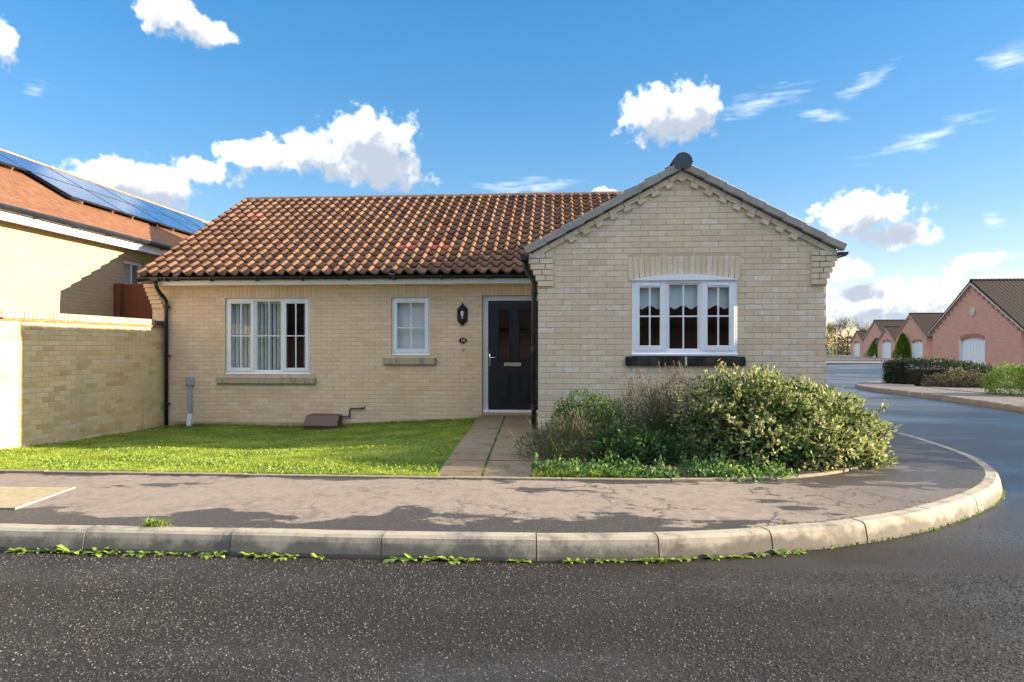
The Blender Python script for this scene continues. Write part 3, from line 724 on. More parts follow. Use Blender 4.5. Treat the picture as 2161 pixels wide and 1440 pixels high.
def slab_wall(holes, x0, x1, z0, z1, y0, y1, mat, name, top=None):
    """mortar slab with openings, front face at y0"""
    xs = sorted({x0, x1, *[h[0] for h in holes], *[h[1] for h in holes]}); zs = sorted({z0, z1, *[h[2] for h in holes], *[h[3] for h in holes]})
    mb = MB()
    for i in range(len(xs)-1):
        for k in range(len(zs)-1):
            cx, cz = (xs[i]+xs[i+1])/2, (zs[k]+zs[k+1])/2
            if any(h[0] < cx < h[1] and h[2] < cz < h[3] for h in holes): continue
            mb.box(xs[i], xs[i+1], y0, y1, zs[k], zs[k+1])
    return mb
W1 = (-6.24, -4.613, 0.745, 2.157); W2 = (-3.079, -2.365, 1.10, 2.158); DR = (-1.406, -0.29, 0.02, 2.184)
S1 = (-6.396, -4.496, 0.568, 0.693); S2 = (-3.22, -2.243, 0.925, 1.061)
wallm = part(slab_wall([W1, W2, DR], XL, XWL+0.3, -0.6, 2.40, YM+0.0035, YM+0.25, None, 'wall'), 'wall', M_mortar, bung)
REC = 0.0035
def hexp(h, e=0.0): return (h[0]-e, h[1]+e, h[2], h[3])
soldier = [(W1[0]-0.11, W1[1]+0.11, 2.16, 2.41), (W2[0]-0.035, W2[1]+0.035, 2.16, 2.41), (DR[0]-0.0, DR[1]+0.1, 2.18, 2.41)]
mats_main = []; mats_plinth = []
for (u, z, w, h) in lay(XL, XWL+0.02, -0.375, 2.40, [W1, W2, DR, S1, S2]+soldier):
    (mats_plinth if z < -0.12 else mats_main).append(bmat((u, YM, z), w, h, 0))
for (a, b, c0, c1) in soldier:
    n = int((b-a)/0.075); pw = (b-a)/n
    for i in range(n):
        u = a+pw*(i+0.5); mats_main.append(bmat((u, YM-0.001, c0+0.112), pw-0.010, 0.215, 0))
# gable kneeler at the left corner of the main wall
for k in range(5):
    z = 2.02+0.075*k; sh = -0.032*k
    mats_main.append(bmat((XL+0.115+sh, YM-0.03, z), 0.225, 0.066, 0, 0.12))
    mats_main.append(bmat((XL+0.115+sh-0.03, YM-0.03, 2.40), 0.225, 0.066, 0, 0.12)) if k == 4 else None

# wing
WW = (0.952, 2.311, 1.16, 2.133); SW = (0.871, 2.414, 1.01, 1.132); AR = (0.90, 2.36, 2.133, 2.445)
def arch_z(x): t = (x-1.6315)/0.68; return 2.133+0.072*max(0, 1-t*t)
def ztop(x): return 3.67-TP*abs(x-WX)
def glimit(za, zb):
    lim = (3.67-0.115-zb)/TP
    if lim <= 0: return (0, 0)
    return (max(XWL, WX-lim), min(XWR, WX+lim))
mb = slab_wall([WW, (0.952, 2.311, 2.133, 2.20)], XWL+0.012, XWR-0.012, -0.3, 2.40, YW+REC, YW+0.25, None, 'wall')
mb.prism([(XWL+0.012, 2.40), (XWR-0.012, 2.40), (XWR-0.012, ztop(XWR)-0.11), (WX, 3.56), (XWL+0.012, ztop(XWL)-0.11)], YW+REC, YW+0.25, 'y')
wallw = part(mb, 'wall', M_mortar, bung)
mats_wing = []
for (u, z, w, h) in lay(XWL, XWR, -0.06, 3.615, [WW, AR, SW], glimit):
    mats_wing.append(bmat((u, YW, z), w, h, 0))
n = 20; pw = (AR[1]-AR[0])/n
for i in range(n):
    u = AR[0]+pw*(i+0.5); zb = arch_z(u)+0.006; zt = 2.44; rot = (u-1.6315)*0.10
    mats_wing.append(bmat((u, YW-0.001, (zb+zt)/2), pw-0.009, zt-zb, 0, rot=rot))
# kneelers at both eaves, corbelled out and standing proud
for sgn, xw in ((-1, XWL), (1, XWR)):
    inner = xw-sgn*0.205
    for k in range(8):
        z0 = 2.062+0.075*k; out = xw+sgn*min(0.125, 0.034*k)
        zt = ztop(out)-0.10
        if z0+0.066 > zt+0.03: break
        L = abs(out-inner)
        if k % 2: cuts = [0, 0.105/L, 1]
        else: cuts = [0, 1] if L < 0.25 else [0, 0.55, 1]
        for a, b in zip(cuts[:-1], cuts[1:]):
            xa, xb = inner+(out-inner)*a, inner+(out-inner)*b
            mats_wing.append(bmat(((xa+xb)/2, YW-0.032, z0+0.033), abs(xb-xa)-0.009, 0.066, 0, 0.13))
# dentil course and the plain band above it, laid along the slope
dn = []
for sgn in (-1, 1):
    rot = -sgn*-PITCH
    ang = sgn*PITCH
    du = Vector((sgn*math.cos(PITCH), 0, -math.sin(PITCH))); dp = Vector((-sgn*math.sin(PITCH), 0, -math.cos(PITCH)))
    apex = Vector((WX, YW, 3.67))
    Ls = 2.18
    s = 0.05
    while s < Ls:
        p = apex+du*(s+0.10)+dp*0.128; p.y = YW-0.036
        dn.append(bmat(p, 0.215, 0.066, 0, 0.12, rot=ang)); s += 0.222
    s = 0.02; k = 0
    while s < 1.80:
        p = apex+du*(s+0.06)+dp*0.190; p.y = YW-0.034
        dn.append(bmat(p, 0.098, 0.060, 0, 0.12, rot=ang)); s += 0.2055; k += 1
mats_wing += dn

# which bricks stand alone: the 300 that show largest (nearest), all on the wing
cen = [np.array(m.translation) for m in mats_wing]
d0 = [np.linalg.norm(c-np.array([0, 0, ZC])) - (3 if abs(m.to_scale()[0]) > 0.15 else 0) for c, m in zip(cen, mats_wing)]
order = np.argsort(d0); single = set(order[:300].tolist())
bme = brick_mesh(M_brickw)
for i in sorted(single):
    o = bpy.data.objects.new('brick', bme); col.objects.link(o); o.matrix_basis = mats_wing[i]; put(o, wallw)
joined('brickwork', [m for i, m in enumerate(mats_wing) if i not in single], BV, BF, M_brickw, wallw)
joined('brickwork', mats_main, BV, BF, M_brick, wallm)
joined('plinth_brickwork', mats_plinth, BV, BF, M_brickplinth, wallm)

# plain outer walls out of the camera's sight
mb = MB(); mb.prism([(YM+0.01, -0.6), (20.0, -0.6), (20.0, 2.45), (16.0, 4.70), (YM+0.01, 2.45)], XL, XL+0.24, 'x'); part(mb, 'wall', M_buff_side_y, bung)
mb = MB(); mb.prism([(YM+0.3, -0.6), (20.0, -0.6), (20.0, 2.45), (16.0, 4.70), (YM+0.3, 2.62)], XWR-0.24, XWR-0.002, 'x'); part(mb, 'wall', M_buff_side_y, bung)
mb = MB(); mb.box(XL+0.24, XWR-0.24, 19.76, 20.0, -0.6, 2.45); part(mb, 'wall', M_buff_side_x, bung)
mb = MB(); mb.box(XWL+0.002, XWL+0.24, YW+0.25, YM+0.004, -0.3, 2.46); part(mb, 'wall', M_buff_side_y, bung)
mb = MB(); mb.box(XWR-0.24, XWR-0.002, YW+0.25, YM+0.3, -0.3, 2.46); part(mb, 'wall', M_buff_side_y, bung)
# rooms: floors and inner walls seen through the glass
mb = MB(); mb.box(-7.4, XWL+0.3, 12.26, 19.7, -0.25, 0.02); mb.box(XWL+0.3, XWR-0.25, 9.12, 19.7, -0.25, 0.02); part(mb, 'floor', M_roomdark, bung)
mb = MB(); mb.box(-7.4, -3.4, 14.6, 14.7, 0.02, 2.4); mb.box(-3.5, -3.4, 12.3, 14.6, 0.02, 2.4); mb.box(-1.7, -1.6, 12.26, 14.6, 0.02, 2.4); mb.box(-3.4, 0.3, 13.6, 13.7, 0.02, 2.4); part(mb, 'inner_wall', M_roomdark, bung)
mb = MB(); mb.box(XWL+0.25, XWR-0.25, 10.6, 10.7, 0.02, 2.4); part(mb, 'inner_wall', M_room, bung)
mb = MB(); mb.box(XL+0.25, XWR-0.25, 12.26, 19.7, 2.40, 2.43); mb.box(XWL+0.25, XWR-0.25, 9.12, 12.26, 2.40, 2.43); part(mb, 'ceiling', M_white, bung)

# sills
def sill(r, y, mat, proud=0.045):
    mb = MB(); mb.box(r[0], r[1], y-proud, y+0.08, r[2], r[3]-0.012, ch=0.006)
    mb.add([(r[0]+0.01, y-proud+0.006, r[3]-0.014), (r[1]-0.01, y-proud+0.006, r[3]-0.014), (r[1]-0.01, y+0.08, r[3]+0.012), (r[0]+0.01, y+0.08, r[3]+0.012)], [(0, 1, 2, 3)])
    return part(mb, 'window_sill', mat, bung)
sill(S1, YM, M_sill); sill(S2, YM, M_sill)
o = sill((SW[0], 1.636, SW[2], SW[3]), YW, M_sillblack); o['label'] = 'black stained half of the stone sill'
o = sill((1.664, SW[1], SW[2], SW[3]), YW, M_sillblack); o['label'] = 'black stained half of the stone sill'
mb = MB(); mb.box(1.637, 1.663, YW-0.047, YW+0.08, SW[2]+0.002, SW[3]-0.004); part(mb, 'sill_joint', M_mortar_pale, bung)

# windows --------------------------------------------------------------
def window(rect, y, lights, bar_z, vent=True):
    """lights: (x0, x1, opening?) clear span inside the outer frame; y: outer face of the frame"""
    x0, x1, z0, z1 = rect; fr = 0.045; D = 0.065
    mb = MB(); mb.box(x0, x0+fr, y, y+D, z0, z1, ch=0.004); mb.box(x1-fr, x1, y, y+D, z0, z1, ch=0.004)
    mb.box(x0+fr, x1-fr, y+0.001, y+D, z1-fr, z1, ch=0.004); mb.box(x0+fr, x1-fr, y+0.001, y+D, z0, z0+fr*1.25, ch=0.004)
    mb.box(x0-0.004, x1+0.004, y-0.03, y+0.02, z0-0.022, z0+0.012, ch=0.005)       # cill nosing
    xs = [l[1] for l in lights[:-1]]
    for a, b in zip(lights[:-1], lights[1:]): mb.box(a[1]+0.0005, b[0]-0.0005, y+0.002, y+D, z0+fr*1.25, z1-fr, ch=0.003)
    w = part(mb, 'window', M_upvc, bung)
    for (a, b, op) in lights:
        za, zb = z0+fr*1.25, z1-fr
        if op:
            sf = 0.068; yy = y-0.014; m2 = MB(); A, B_, ZA, ZB = a-0.012, b+0.012, za-0.012, zb+0.012
            m2.box(A, A+sf, yy, yy+0.06, ZA, ZB, ch=0.006); m2.box(B_-sf, B_, yy, yy+0.06, ZA, ZB, ch=0.006)
            m2.box(A+sf, B_-sf, yy+0.001, yy+0.06, ZB-sf, ZB, ch=0.006); m2.box(A+sf, B_-sf, yy+0.001, yy+0.06, ZA, ZA+sf, ch=0.006)
            part(m2, 'sash', M_upvc, w)
            pa, pb, qa, qb = A+sf, B_-sf, ZA+sf, ZB-sf; gy = yy+0.022
            if vent:
                m3 = MB(); m3.box((a+b)/2-0.13, (a+b)/2+0.13, yy-0.010, yy-0.001, ZB-0.045, ZB-0.018, ch=0.003); part(m3, 'trickle_vent', M_upvc, w)
        else:
            pa, pb, qa, qb = a+0.002, b-0.002, za, zb; gy = y+0.03
            m2 = MB(); e = 0.016
            m2.box(pa, pa+e, gy-0.014, gy, qa, qb); m2.box(pb-e, pb, gy-0.014, gy, qa, qb); m2.box(pa+e, pb-e, gy-0.0135, gy, qb-e, qb); m2.box(pa+e, pb-e, gy-0.0135, gy, qa, qa+e); part(m2, 'glazing_bead', M_upvc, w)
        xm = (pa+pb)/2
        m4 = MB(); m4.box(xm-0.0095, xm+0.0095, gy-0.010, gy+0.018, qa, qb); part(m4, 'glazing_bar', M_upvc, w)
        m4 = MB(); m4.box(pa, xm-0.0095, gy-0.009, gy+0.017, bar_z-0.0095, bar_z+0.0095); m4.box(xm+0.0095, pb, gy-0.009, gy+0.017, bar_z-0.0095, bar_z+0.0095); part(m4, 'glazing_bar', M_upvc, w)
        for (xa, xb) in ((pa, xm-0.0095), (xm+0.0095, pb)):
            for (zc0, zc1) in ((qa, bar_z-0.0095), (bar_z+0.0095, qb)):
                m5 = MB(); m5.box(xa, xb, gy+0.002, gy+0.008, zc0, zc1); part(m5, 'pane', M_glass, w)
    return w
window(W1, YM+0.035, [(-6.195, -5.705, True), (-5.665, -5.175, False), (-5.135, -4.658, True)], 1.455)
window(W2, YM+0.035, [(-3.034, -2.410, True)], 1.60)
ww = window(WW, YW-0.015, [(0.997, 1.375, True), (1.425, 1.825, False), (1.875, 2.266, True)], 1.658)
# arched white head panel over the wing window
xs = np.linspace(WW[0]-0.006, WW[1]+0.006, 17)
poly = [(x, arch_z(x)+0.004) for x in xs]+[(WW[1]+0.006, 2.128), (WW[0]-0.006, 2.128)]
mb = MB(); mb.prism(poly, YW-0.05, YW+0.05, 'y'); part(mb, 'arched_head_panel', M_upvc, bung)

# door ------------------------------------------------------------------
yd = YM+0.055
mb = MB(); mb.box(DR[0]+0.004, DR[0]+0.108, yd, yd+0.08, 0.03, DR[3]-0.004, ch=0.005); mb.box(-0.385, DR[1]+0.02, yd, yd+0.08, 0.03, DR[3]-0.004, ch=0.005)
mb.box(DR[0]+0.108, -0.385, yd+0.001, yd+0.08, 2.09, DR[3]-0.004, ch=0.005); part(mb, 'door_frame', M_doorframe, bung)
mb = MB(); mb.box(DR[0]+0.02, -0.30, yd-0.05, yd+0.08, 0.055, 0.100, ch=0.005); part(mb, 'threshold', M_upvc, bung)
mb = MB(); mb.box(DR[0]+0.02, -0.34, YM-0.02, yd-0.005, -0.02, 0.052, ch=0.004); part(mb, 'door_step', M_brickplinth, bung)
x0, x1, z0, z1 = -1.296, -0.387, 0.104, 2.086; ydl = yd+0.018
# pane openings
pan = [(-1.105, -0.905), (-0.735, -0.535)]; pz0, pz1 = 1.03, 1.92
mb = slab_wall([(p[0], p[1], pz0, pz1) for p in pan], x0, x1, z0, z1, ydl, ydl+0.045, None, 'door')
door = part(mb, 'door', M_door, bung)
for p in pan:
    mb = MB(); e = 0.028; f = ydl-0.012
    mb.box(p[0]-e, p[0]+0.004, f, ydl-0.0005, pz0-e, pz1+e, ch=0.005); mb.box(p[1]-0.004, p[1]+e, f, ydl-0.0005, pz0-e, pz1+e, ch=0.005)
    mb.box(p[0]+0.004, p[1]-0.004, f+0.001, ydl-0.0005, pz1-0.004, pz1+e, ch=0.005); mb.box(p[0]+0.004, p[1]-0.004, f+0.001, ydl-0.0005, pz0-e, pz0+0.004, ch=0.005)
    part(mb, 'pane_bead', M_door, door)
    mb = MB(); mb.box(p[0], p[1], ydl+0.016, ydl+0.022, pz0, pz1); part(mb, 'pane', M_glassd, door)
    mb = MB(); za, zb = 0.26, 0.80                                            # moulded lower panel
    mb.box(p[0]-0.02, p[1]+0.02, ydl-0.008, ydl-0.0005, za, zb, ch=0.007); mb.box(p[0]+0.025, p[1]-0.025, ydl-0.017, ydl-0.0085, za+0.05, zb-0.05, ch=0.008); part(mb, 'door_panel', M_door, door)
mb = MB(); mb.box(-1.01, -0.70, ydl-0.014, ydl-0.0005, 0.895, 0.965, ch=0.006); part(mb, 'letter_plate', M_chrome, door)
mb = MB(); mb.box(-0.985, -0.725, ydl-0.022, ydl-0.0145, 0.905, 0.940, ch=0.004); part(mb, 'letter_flap', M_chrome, door)
mb = MB(); mb.box(-1.282, -1.255, ydl-0.012, ydl-0.0005, 0.90, 1.12, ch=0.004); mb.tube([(-1.268, ydl-0.012, 1.055), (-1.268, ydl-0.05, 1.055), (-1.258, ydl-0.058, 1.055), (-1.14, ydl-0.058, 1.055)], 0.010, 8); part(mb, 'door_handle', M_chrome, door, True)
# ---- eaves of the main roof
YE, ZE = 11.68, 2.555
mb = MB(); mb.box(XL+0.26, XWL-0.02, 11.79, YM+0.004, 2.385, 2.40); part(mb, 'soffit', M_upvc, bung)
mb = MB(); mb.box(XL+0.24, XWL-0.02, 11.77, 11.79, 2.383, 2.53, ch=0.002); part(mb, 'fascia', M_upvc, bung)
def gutter(p0, p1, name='gutter', r=0.058, nrm=None):
    """half-round gutter between two points along X or Y"""
    p0, p1 = Vector(p0), Vector(p1); t = (p1-p0).normalized(); side = Vector((t.y, -t.x, 0))
    mb = MB(); prof = []
    for k in range(13):
        a = math.pi*k/12; prof.append((math.cos(a)*r, -math.sin(a)*r))
    prof2 = [(x*0.93, z*0.93) for x, z in prof[::-1]]
    ring = prof+prof2; n = len(ring)
    vs = [tuple(p+side*x+Vector((0, 0, z))) for p in (p0, p1) for x, z in ring]
    fs = [(i, (i+1) % n, n+(i+1) % n, n+i) for i in range(n)]
    for e in (0, n):
        fs.append(tuple(e+i for i in range(13)))
    mb.add(vs, fs); return part(mb, name, M_gutter, bung)
GZ = 2.522
gutter((XL-0.10, 11.70, GZ), (XWL-0.10, 11.70, GZ))
for x in np.arange(-7.2, -0.5, 0.85):
    mb = MB(); mb.box(x-0.015, x+0.015, 11.635, 11.768, GZ-0.072, GZ-0.058); mb.box(x-0.015, x+0.015, 11.752, 11.768, GZ-0.058, GZ+0.02); mb.box(x-0.015, x+0.015, 11.634, 11.642, GZ-0.058, GZ+0.006); part(mb, 'gutter_bracket', M_gutter, bung)
for x in (-7.0, -2.98):
    mb = MB(); mb.tube([(x-0.05, 11.70, GZ-0.002), (x+0.05, 11.70, GZ-0.002)], 0.066, 14); part(mb, 'gutter_union', M_gutter, bung)
def pipe(pts, r=0.034, clips=(), wall='y', name='downpipe', sockets=()):
    mb = MB(); mb.tube(pts, r, 12); o = part(mb, name, M_gutter, bung, True)
    x, y = pts[-1][0], pts[-1][1]
    for z in clips:
        mb = MB()
        if wall == 'y': mb.box(x-0.062, x+0.062, y+0.012, y+0.046, z-0.012, z+0.012); mb.tube([(x, y, z-0.014), (x, y, z+0.014)], r+0.006, 12)
        else: mb.box(x+0.012, x+0.05, y-0.062, y+0.062, z-0.012, z+0.012); mb.tube([(x, y, z-0.014), (x, y, z+0.014)], r+0.006, 12)
        part(mb, 'pipe_clip', M_gutter, bung)
    for z in sockets:
        mb = MB(); mb.tube([(x, y, z-0.04), (x, y, z+0.04)], r+0.007, 12); part(mb, 'pipe_socket', M_gutter, bung)
    return o
xp = -7.35
pipe([(xp-0.05, 11.70, 2.475), (xp-0.05, 11.70, 2.38), (xp-0.04, 11.74, 2.30), (xp-0.015, 11.88, 2.18), (xp, 11.935, 2.12), (xp, 11.945, 2.05), (xp, 11.945, -0.22)], clips=(1.99, 1.08, 0.18), sockets=(2.02,))
mb = MB(); mb.box(xp-0.12, xp+0.02, 11.63, 11.77, 2.455, 2.505, ch=0.008); part(mb, 'gutter_outlet', M_gutter, bung)
# ---- wing eaves: gutter seen end on at both sides, pipe on the left
gutter((XWL-0.175, YW-0.10, 2.47), (XWL-0.175, 11.62, 2.47))
gutter((XWR+0.175, 11.9, 2.47), (XWR+0.175, YW-0.10, 2.47))
for xx in (XWL-0.115, XWR+0.10):
    mb = MB(); mb.box(xx, xx+0.015, YW+0.10, 11.7, 2.35, 2.50); part(mb, 'fascia', M_gutter, bung)
xq = XWL-0.055
pipe([(XWL-0.175, YW+0.10, 2.43), (XWL-0.175, YW+0.10, 2.36), (XWL-0.165, YW+0.10, 2.30), (xq-0.01, YW+0.10, 2.16), (xq, YW+0.10, 2.10), (xq, YW+0.10, 2.04), (xq, YW+0.10, 0.14)], clips=(1.98, 1.20, 0.46), wall='x', sockets=(2.0, 1.23, 0.44))
mb = MB(); mb.box(XWL-0.23, XWL-0.12, YW+0.04, YW+0.16, 2.40, 2.46, ch=0.008); part(mb, 'gutter_outlet', M_gutter, bung)

# ---- roof: felt, tiles, ridges, verges
YR, ZR = 16.0, 2.555+TP*(16.0-11.68)
mb = MB()
e = 0.035
mb.add([(XL-0.06, YE+0.06, ZE-e+0.02), (XWR+0.06, YE+0.06, ZE-e+0.02), (XWR+0.06, YR, ZR-e), (XL-0.06, YR, ZR-e), (XL-0.06, 20.3, ZE-e), (XWR+0.06, 20.3, ZE-e)], [(0, 1, 2, 3), (3, 2, 5, 4)])
roof = part(mb, 'roof', M_felt, bung)
M_backroof = mat_rooftex('back_roof', (0.20, 0.10, 0.06), (0.36, 0.19, 0.11), 'x', 'z', 0.145)
mb = MB(); mb.prism([(20.3, ZE-0.03), (YR, ZR-0.03), (YR, ZR+0.01), (20.3, ZE+0.01)], XL-0.09, XWR+0.11, 'x')
part(mb, 'rear_slope', M_backroof, roof)
mb = MB()
yv = YE+(3.67-ZE)/TP
mb.add([(WX, YW-0.02, 3.625), (WX, yv, 3.625), (XWL-0.14, YW-0.02, ztop(XWL-0.14)-0.05), (XWL-0.14, YE+0.05, ztop(XWL-0.14)-0.05), (XWR+0.14, YW-0.02, ztop(XWR+0.14)-0.05), (XWR+0.14, YE+0.5, ztop(XWR+0.14)-0.05)],
       [(0, 1, 3, 2), (0, 4, 5, 1)])
part(mb, 'wing_felt', M_felt, roof)
# one pantile: S-profile, 0.217 cover, lower end lifted on the course below
CW, GA = 0.2165, 0.3057
TV = []; TF = []; NP = 11
def prof(u):
    a = 2*math.pi*u
    return 0.036*math.cos(a-0.5)+0.009*math.cos(2*a-0.7)
for j, (yy, lift) in enumerate(((0.0, 0.034), (0.36, -0.004))):
    for i in range(NP):
        u = -0.03+1.08*i/(NP-1); TV.append((CW*u, yy, prof(u)+lift+0.012))
for i in range(NP):
    u = -0.03+1.08*i/(NP-1); TV.append((CW*u, 0.0, prof(u)+0.034-0.016))
for i in range(NP-1): TF.append((i, i+1, NP+i+1, NP+i)); TF.append((2*NP+i, 2*NP+i+1, i+1, i))
TV += [(CW*(-0.03), 0.36, -0.02), (CW*1.05, 0.36, -0.02)]
TF += [(2*NP, 0, NP, 3*NP), (NP-1, 3*NP-1, 3*NP+1, 2*NP-1)]
def slope_mat(o, ux, up):
    ux = Vector(ux).normalized(); up = Vector(up).normalized(); nz = ux.cross(up)
    M = Matrix((ux, up, nz)).transposed().to_4x4(); M.translation = Vector(o); return M
tiles = []; up = Vector((0, math.cos(PITCH), math.sin(PITCH)))
ncol = int((XWR+0.12-(XL-0.10))/CW)
for c in range(16):
    for k in range(ncol):
        o = Vector((XL-0.095+k*CW, YE, ZE))+up*(c*GA)
        ctr = o+up*0.18
        if XWL-0.35 < ctr.x < XWR+0.3 and ctr.z < ztop(ctr.x+0.1)-0.02: continue
        o = o+Vector((random.gauss(0, 0.0015), 0, random.gauss(0, 0.0018)))
        M = slope_mat(o, (1, random.gauss(0, 0.006), random.gauss(0, 0.006)), up)
        tiles.append((ctr, M))
vent = []
def tile_at(px_x, py_z):
    best = min(range(len(tiles)), key=lambda i: (tiles[i][0].x-px_x)**2+(tiles[i][0].z-py_z)**2); return best
tme = bpy.data.meshes.new('tile'); tme.from_pydata(TV, [], TF); tme.update(); tme.polygons.foreach_set('use_smooth', [i % 2 == 0 and i < 2*(NP-1) for i in range(len(TF))]); tme.materials.append(M_tile)
tmr = tme.copy(); tmr.materials.clear(); tmr.materials.append(M_tilered)
def roofpt(px, py):
    # world point on the front slope seen at this place of the photograph (used only to find which tile it is)
    t = (px-1080.5)/F_PX; v = (730-py)/F_PX; c_, s_ = math.cos(YAW), math.sin(YAW); dx, dy = t*c_-s_, t*s_+c_
    d = (ZE-ZC-TP*YE)/(v-TP*dy); return (d*dx, ZC+d*v)
ventset = set()
for (px, py) in ((845, 521), (868, 521), (912, 521), (935, 521), (515, 463), (535, 463)):
    x, z = roofpt(px, py); ventset.add(tile_at(x-0.05, z+0.03))
d0 = np.array([np.linalg.norm(np.array(t[0])-np.array([0, 0, ZC]))+(20 if t[0].x > 1.2 else 0) for t in tiles]); order = list(np.argsort(d0)); singles = set(order[:300])|ventset
while len(singles) > 300: singles.remove([i for i in reversed(order[:300]) if i in singles and i not in ventset][0])
for i in sorted(singles):
    o = bpy.data.objects.new('vent_tile' if i in ventset else 'tile', tmr if i in ventset else tme); col.objects.link(o); o.matrix_basis = tiles[i][1]; put(o, roof)
rest = [t[1] for i, t in enumerate(tiles) if i not in singles]
# wing slopes
for sgn in (-1, 1):
    upw = Vector((-sgn*math.cos(PITCH), 0, math.sin(PITCH)))
    xe = WX+sgn*2.03; ze = ztop(xe)-0.062
    for c in range(8):
        y = YW-0.05
        for k in range(24):
            yy = YW-0.06+k*CW if sgn > 0 else YW-0.06+(k+1)*CW
            o = Vector((xe, yy, ze))+upw*(c*GA*0.98); ctr = o+upw*0.15
            zm = ZE+TP*(yy-YE)
            if zm > ctr.z+0.06: continue
            rest.append(slope_mat(o, (0, 1 if sgn > 0 else -1, 0), upw))
to = joined('tiling', rest, TV, TF, M_tile, roof, [i % 2 == 0 and i < 2*(NP-1) for i in range(len(TF))])
# ridge tiles
def ridge_mesh(L, r=0.115):
    V = []; Fc = []; n = 9
    for (x, rr) in ((0, r), (L, r-0.006)):
        for k in range(n+1):
            a = math.pi*(0.02+0.96*k/n); V.append((x, math.cos(a)*rr, math.sin(a)*rr))
    for k in range(n): Fc.append((k, n+1+k, n+2+k, k+1))
    Fc.append(tuple(range(n+1))); Fc.append(tuple(n+1+k for k in range(n+1))[::-1])
    me = bpy.data.meshes.new('ridge_tile'); me.from_pydata(V, [], Fc); me.update(); me.materials.append(M_ridge); return me
M_ridge = mat_simple('ridge_clay', (0.14, 0.10, 0.085), 0.8, nscale=8, namp=0.35)
rme = ridge_mesh(0.445)
x = XL-0.10
while x < XWR+0.0:
    o = bpy.data.objects.new('ridge_tile', rme); col.objects.link(o); o.location = (x, YR, ZR-0.04+random.gauss(0, 0.003)); put(o, roof); x += 0.452
y = YW-0.07; k = 0
while y < yv-0.3:
    o = bpy.data.objects.new('ridge_tile', rme); col.objects.link(o); o.matrix_basis = Matrix.Translation((WX, y, 3.625)) @ Matrix.Rotation(math.pi/2, 4, 'Z'); put(o, roof); y += 0.452
mb = MB(); n = 28; rr = 0.112
poly = [(WX+rr*math.cos(2*math.pi*k/n), 3.66+rr*math.sin(2*math.pi*k/n)) for k in range(n)]
poly = [(a, max(b, 3.575)) for a, b in poly]
mb.prism(poly, YW-0.125, YW-0.075, 'y'); part(mb, 'ridge_end_cap', M_ridgecap, roof, bevel=0.006)
# verge units on the wing gable, one per tile course
for sgn in (-1, 1):
    du = Vector((sgn*math.cos(PITCH), 0, -math.sin(PITCH)))
    for k in range(8):
        s0 = 0.06+k*0.284
        L = 0.300
        mb = MB(); o = Vector((WX, YW-0.105, 3.67))+du*s0
        M = slope_mat(o, du, Vector((0, 1, 0))) if sgn > 0 else slope_mat(o, du, Vector((0, 1, 0)))
        zs = 1 if sgn > 0 else -1
        a, b = sorted((zs*(0.004), zs*(-0.088)))
        tilt = Matrix.Rotation(-0.048*zs, 4, 'Y')
        mb.box(0, L, 0, 0.10, a, b, M=M @ tilt, ch=0.006)
        part(mb, 'verge_unit', M_verge, roof)
    # foot of the verge turns down over the gutter
# plain barge under the main left verge
mb = MB(); mb.prism([(YE+0.02, ZE-0.03), (YR, ZR-0.03), (YR, ZR-0.11), (YE+0.02, ZE-0.11)], XL-0.09, XL-0.02, 'x'); part(mb, 'verge_board', M_felt, roof)
# closing pieces under the eaves
mb = MB(); mb.prism([(YM+0.01, 2.40), (YM+0.25, 2.40), (YM+0.25, 2.66), (YM+0.01, 2.53)], XL+0.01, XWL-0.1, 'x'); part(mb, 'wall_plate', M_felt, bung)

# ================================================================== FITTINGS ON THE HOUSE
# lantern
lx, lz = -1.762, 1.835
t_ = thing('wall_lantern', (lx, YM, lz), 'black half lantern wall light with clear panes beside the door', 'wall light')
Y0 = YM-0.002
def half_ring(prof, n=6):
    """half polygon lathe against the wall: prof (radius, z); radius 0 closes"""
    V = []; Fc = []
    for (r, z) in prof:
        for k in range(n+1):
            a = math.pi+math.pi*k/n; V.append((lx+r*math.cos(a), Y0+r*math.sin(a)*0.85, lz+z))
    for i in range(len(prof)-1):
        for k in range(n): q = i*(n+1)+k; Fc.append((q, q+1, q+n+2, q+n+1))
    return V, Fc
mb = MB(); V, Fc = half_ring([(0.0, 0.235), (0.008, 0.225), (0.012, 0.20), (0.03, 0.175), (0.075, 0.135), (0.098, 0.11), (0.098, 0.098), (0.0, 0.098)]); mb.add(V, Fc); part(mb, 'lantern_roof', M_iron, t_)
mb = MB(); V, Fc = half_ring([(0.0, -0.09), (0.098, -0.09), (0.098, -0.103), (0.075, -0.135), (0.03, -0.175), (0.010, -0.20), (0.0, -0.225)]); mb.add(V, Fc); part(mb, 'lantern_base', M_iron, t_)
mb = MB()
for k in range(0, 7, 2 if False else 1):
    if k % 2 == 0 or k in (0, 6):
        a = math.pi+math.pi*k/6; x, y = lx+0.092*math.cos(a), Y0+0.092*math.sin(a)*0.85
        mb.box(x-0.006, x+0.006, y-0.006, min(y+0.006, Y0), lz-0.09, lz+0.098)
part(mb, 'lantern_bar', M_iron, t_)
mb = MB(); mb.box(lx-0.085, lx+0.085, Y0-0.012, Y0, lz-0.089, lz+0.097); part(mb, 'back_plate', M_iron, t_)
mb = MB(); V, Fc = half_ring([(0.086, -0.088), (0.086, 0.096)]); mb.add(V, Fc); part(mb, 'lantern_pane', M_glass, t_)
mb = MB(); mb.lathe([(0.0, -0.075), (0.018, -0.075), (0.018, -0.03), (0.03, 0.0), (0.03, 0.04), (0.016, 0.07), (0.0, 0.078)], 10, Matrix.Translation((lx, Y0-0.04, lz))); part(mb, 'bulb', M_white, t_, True)
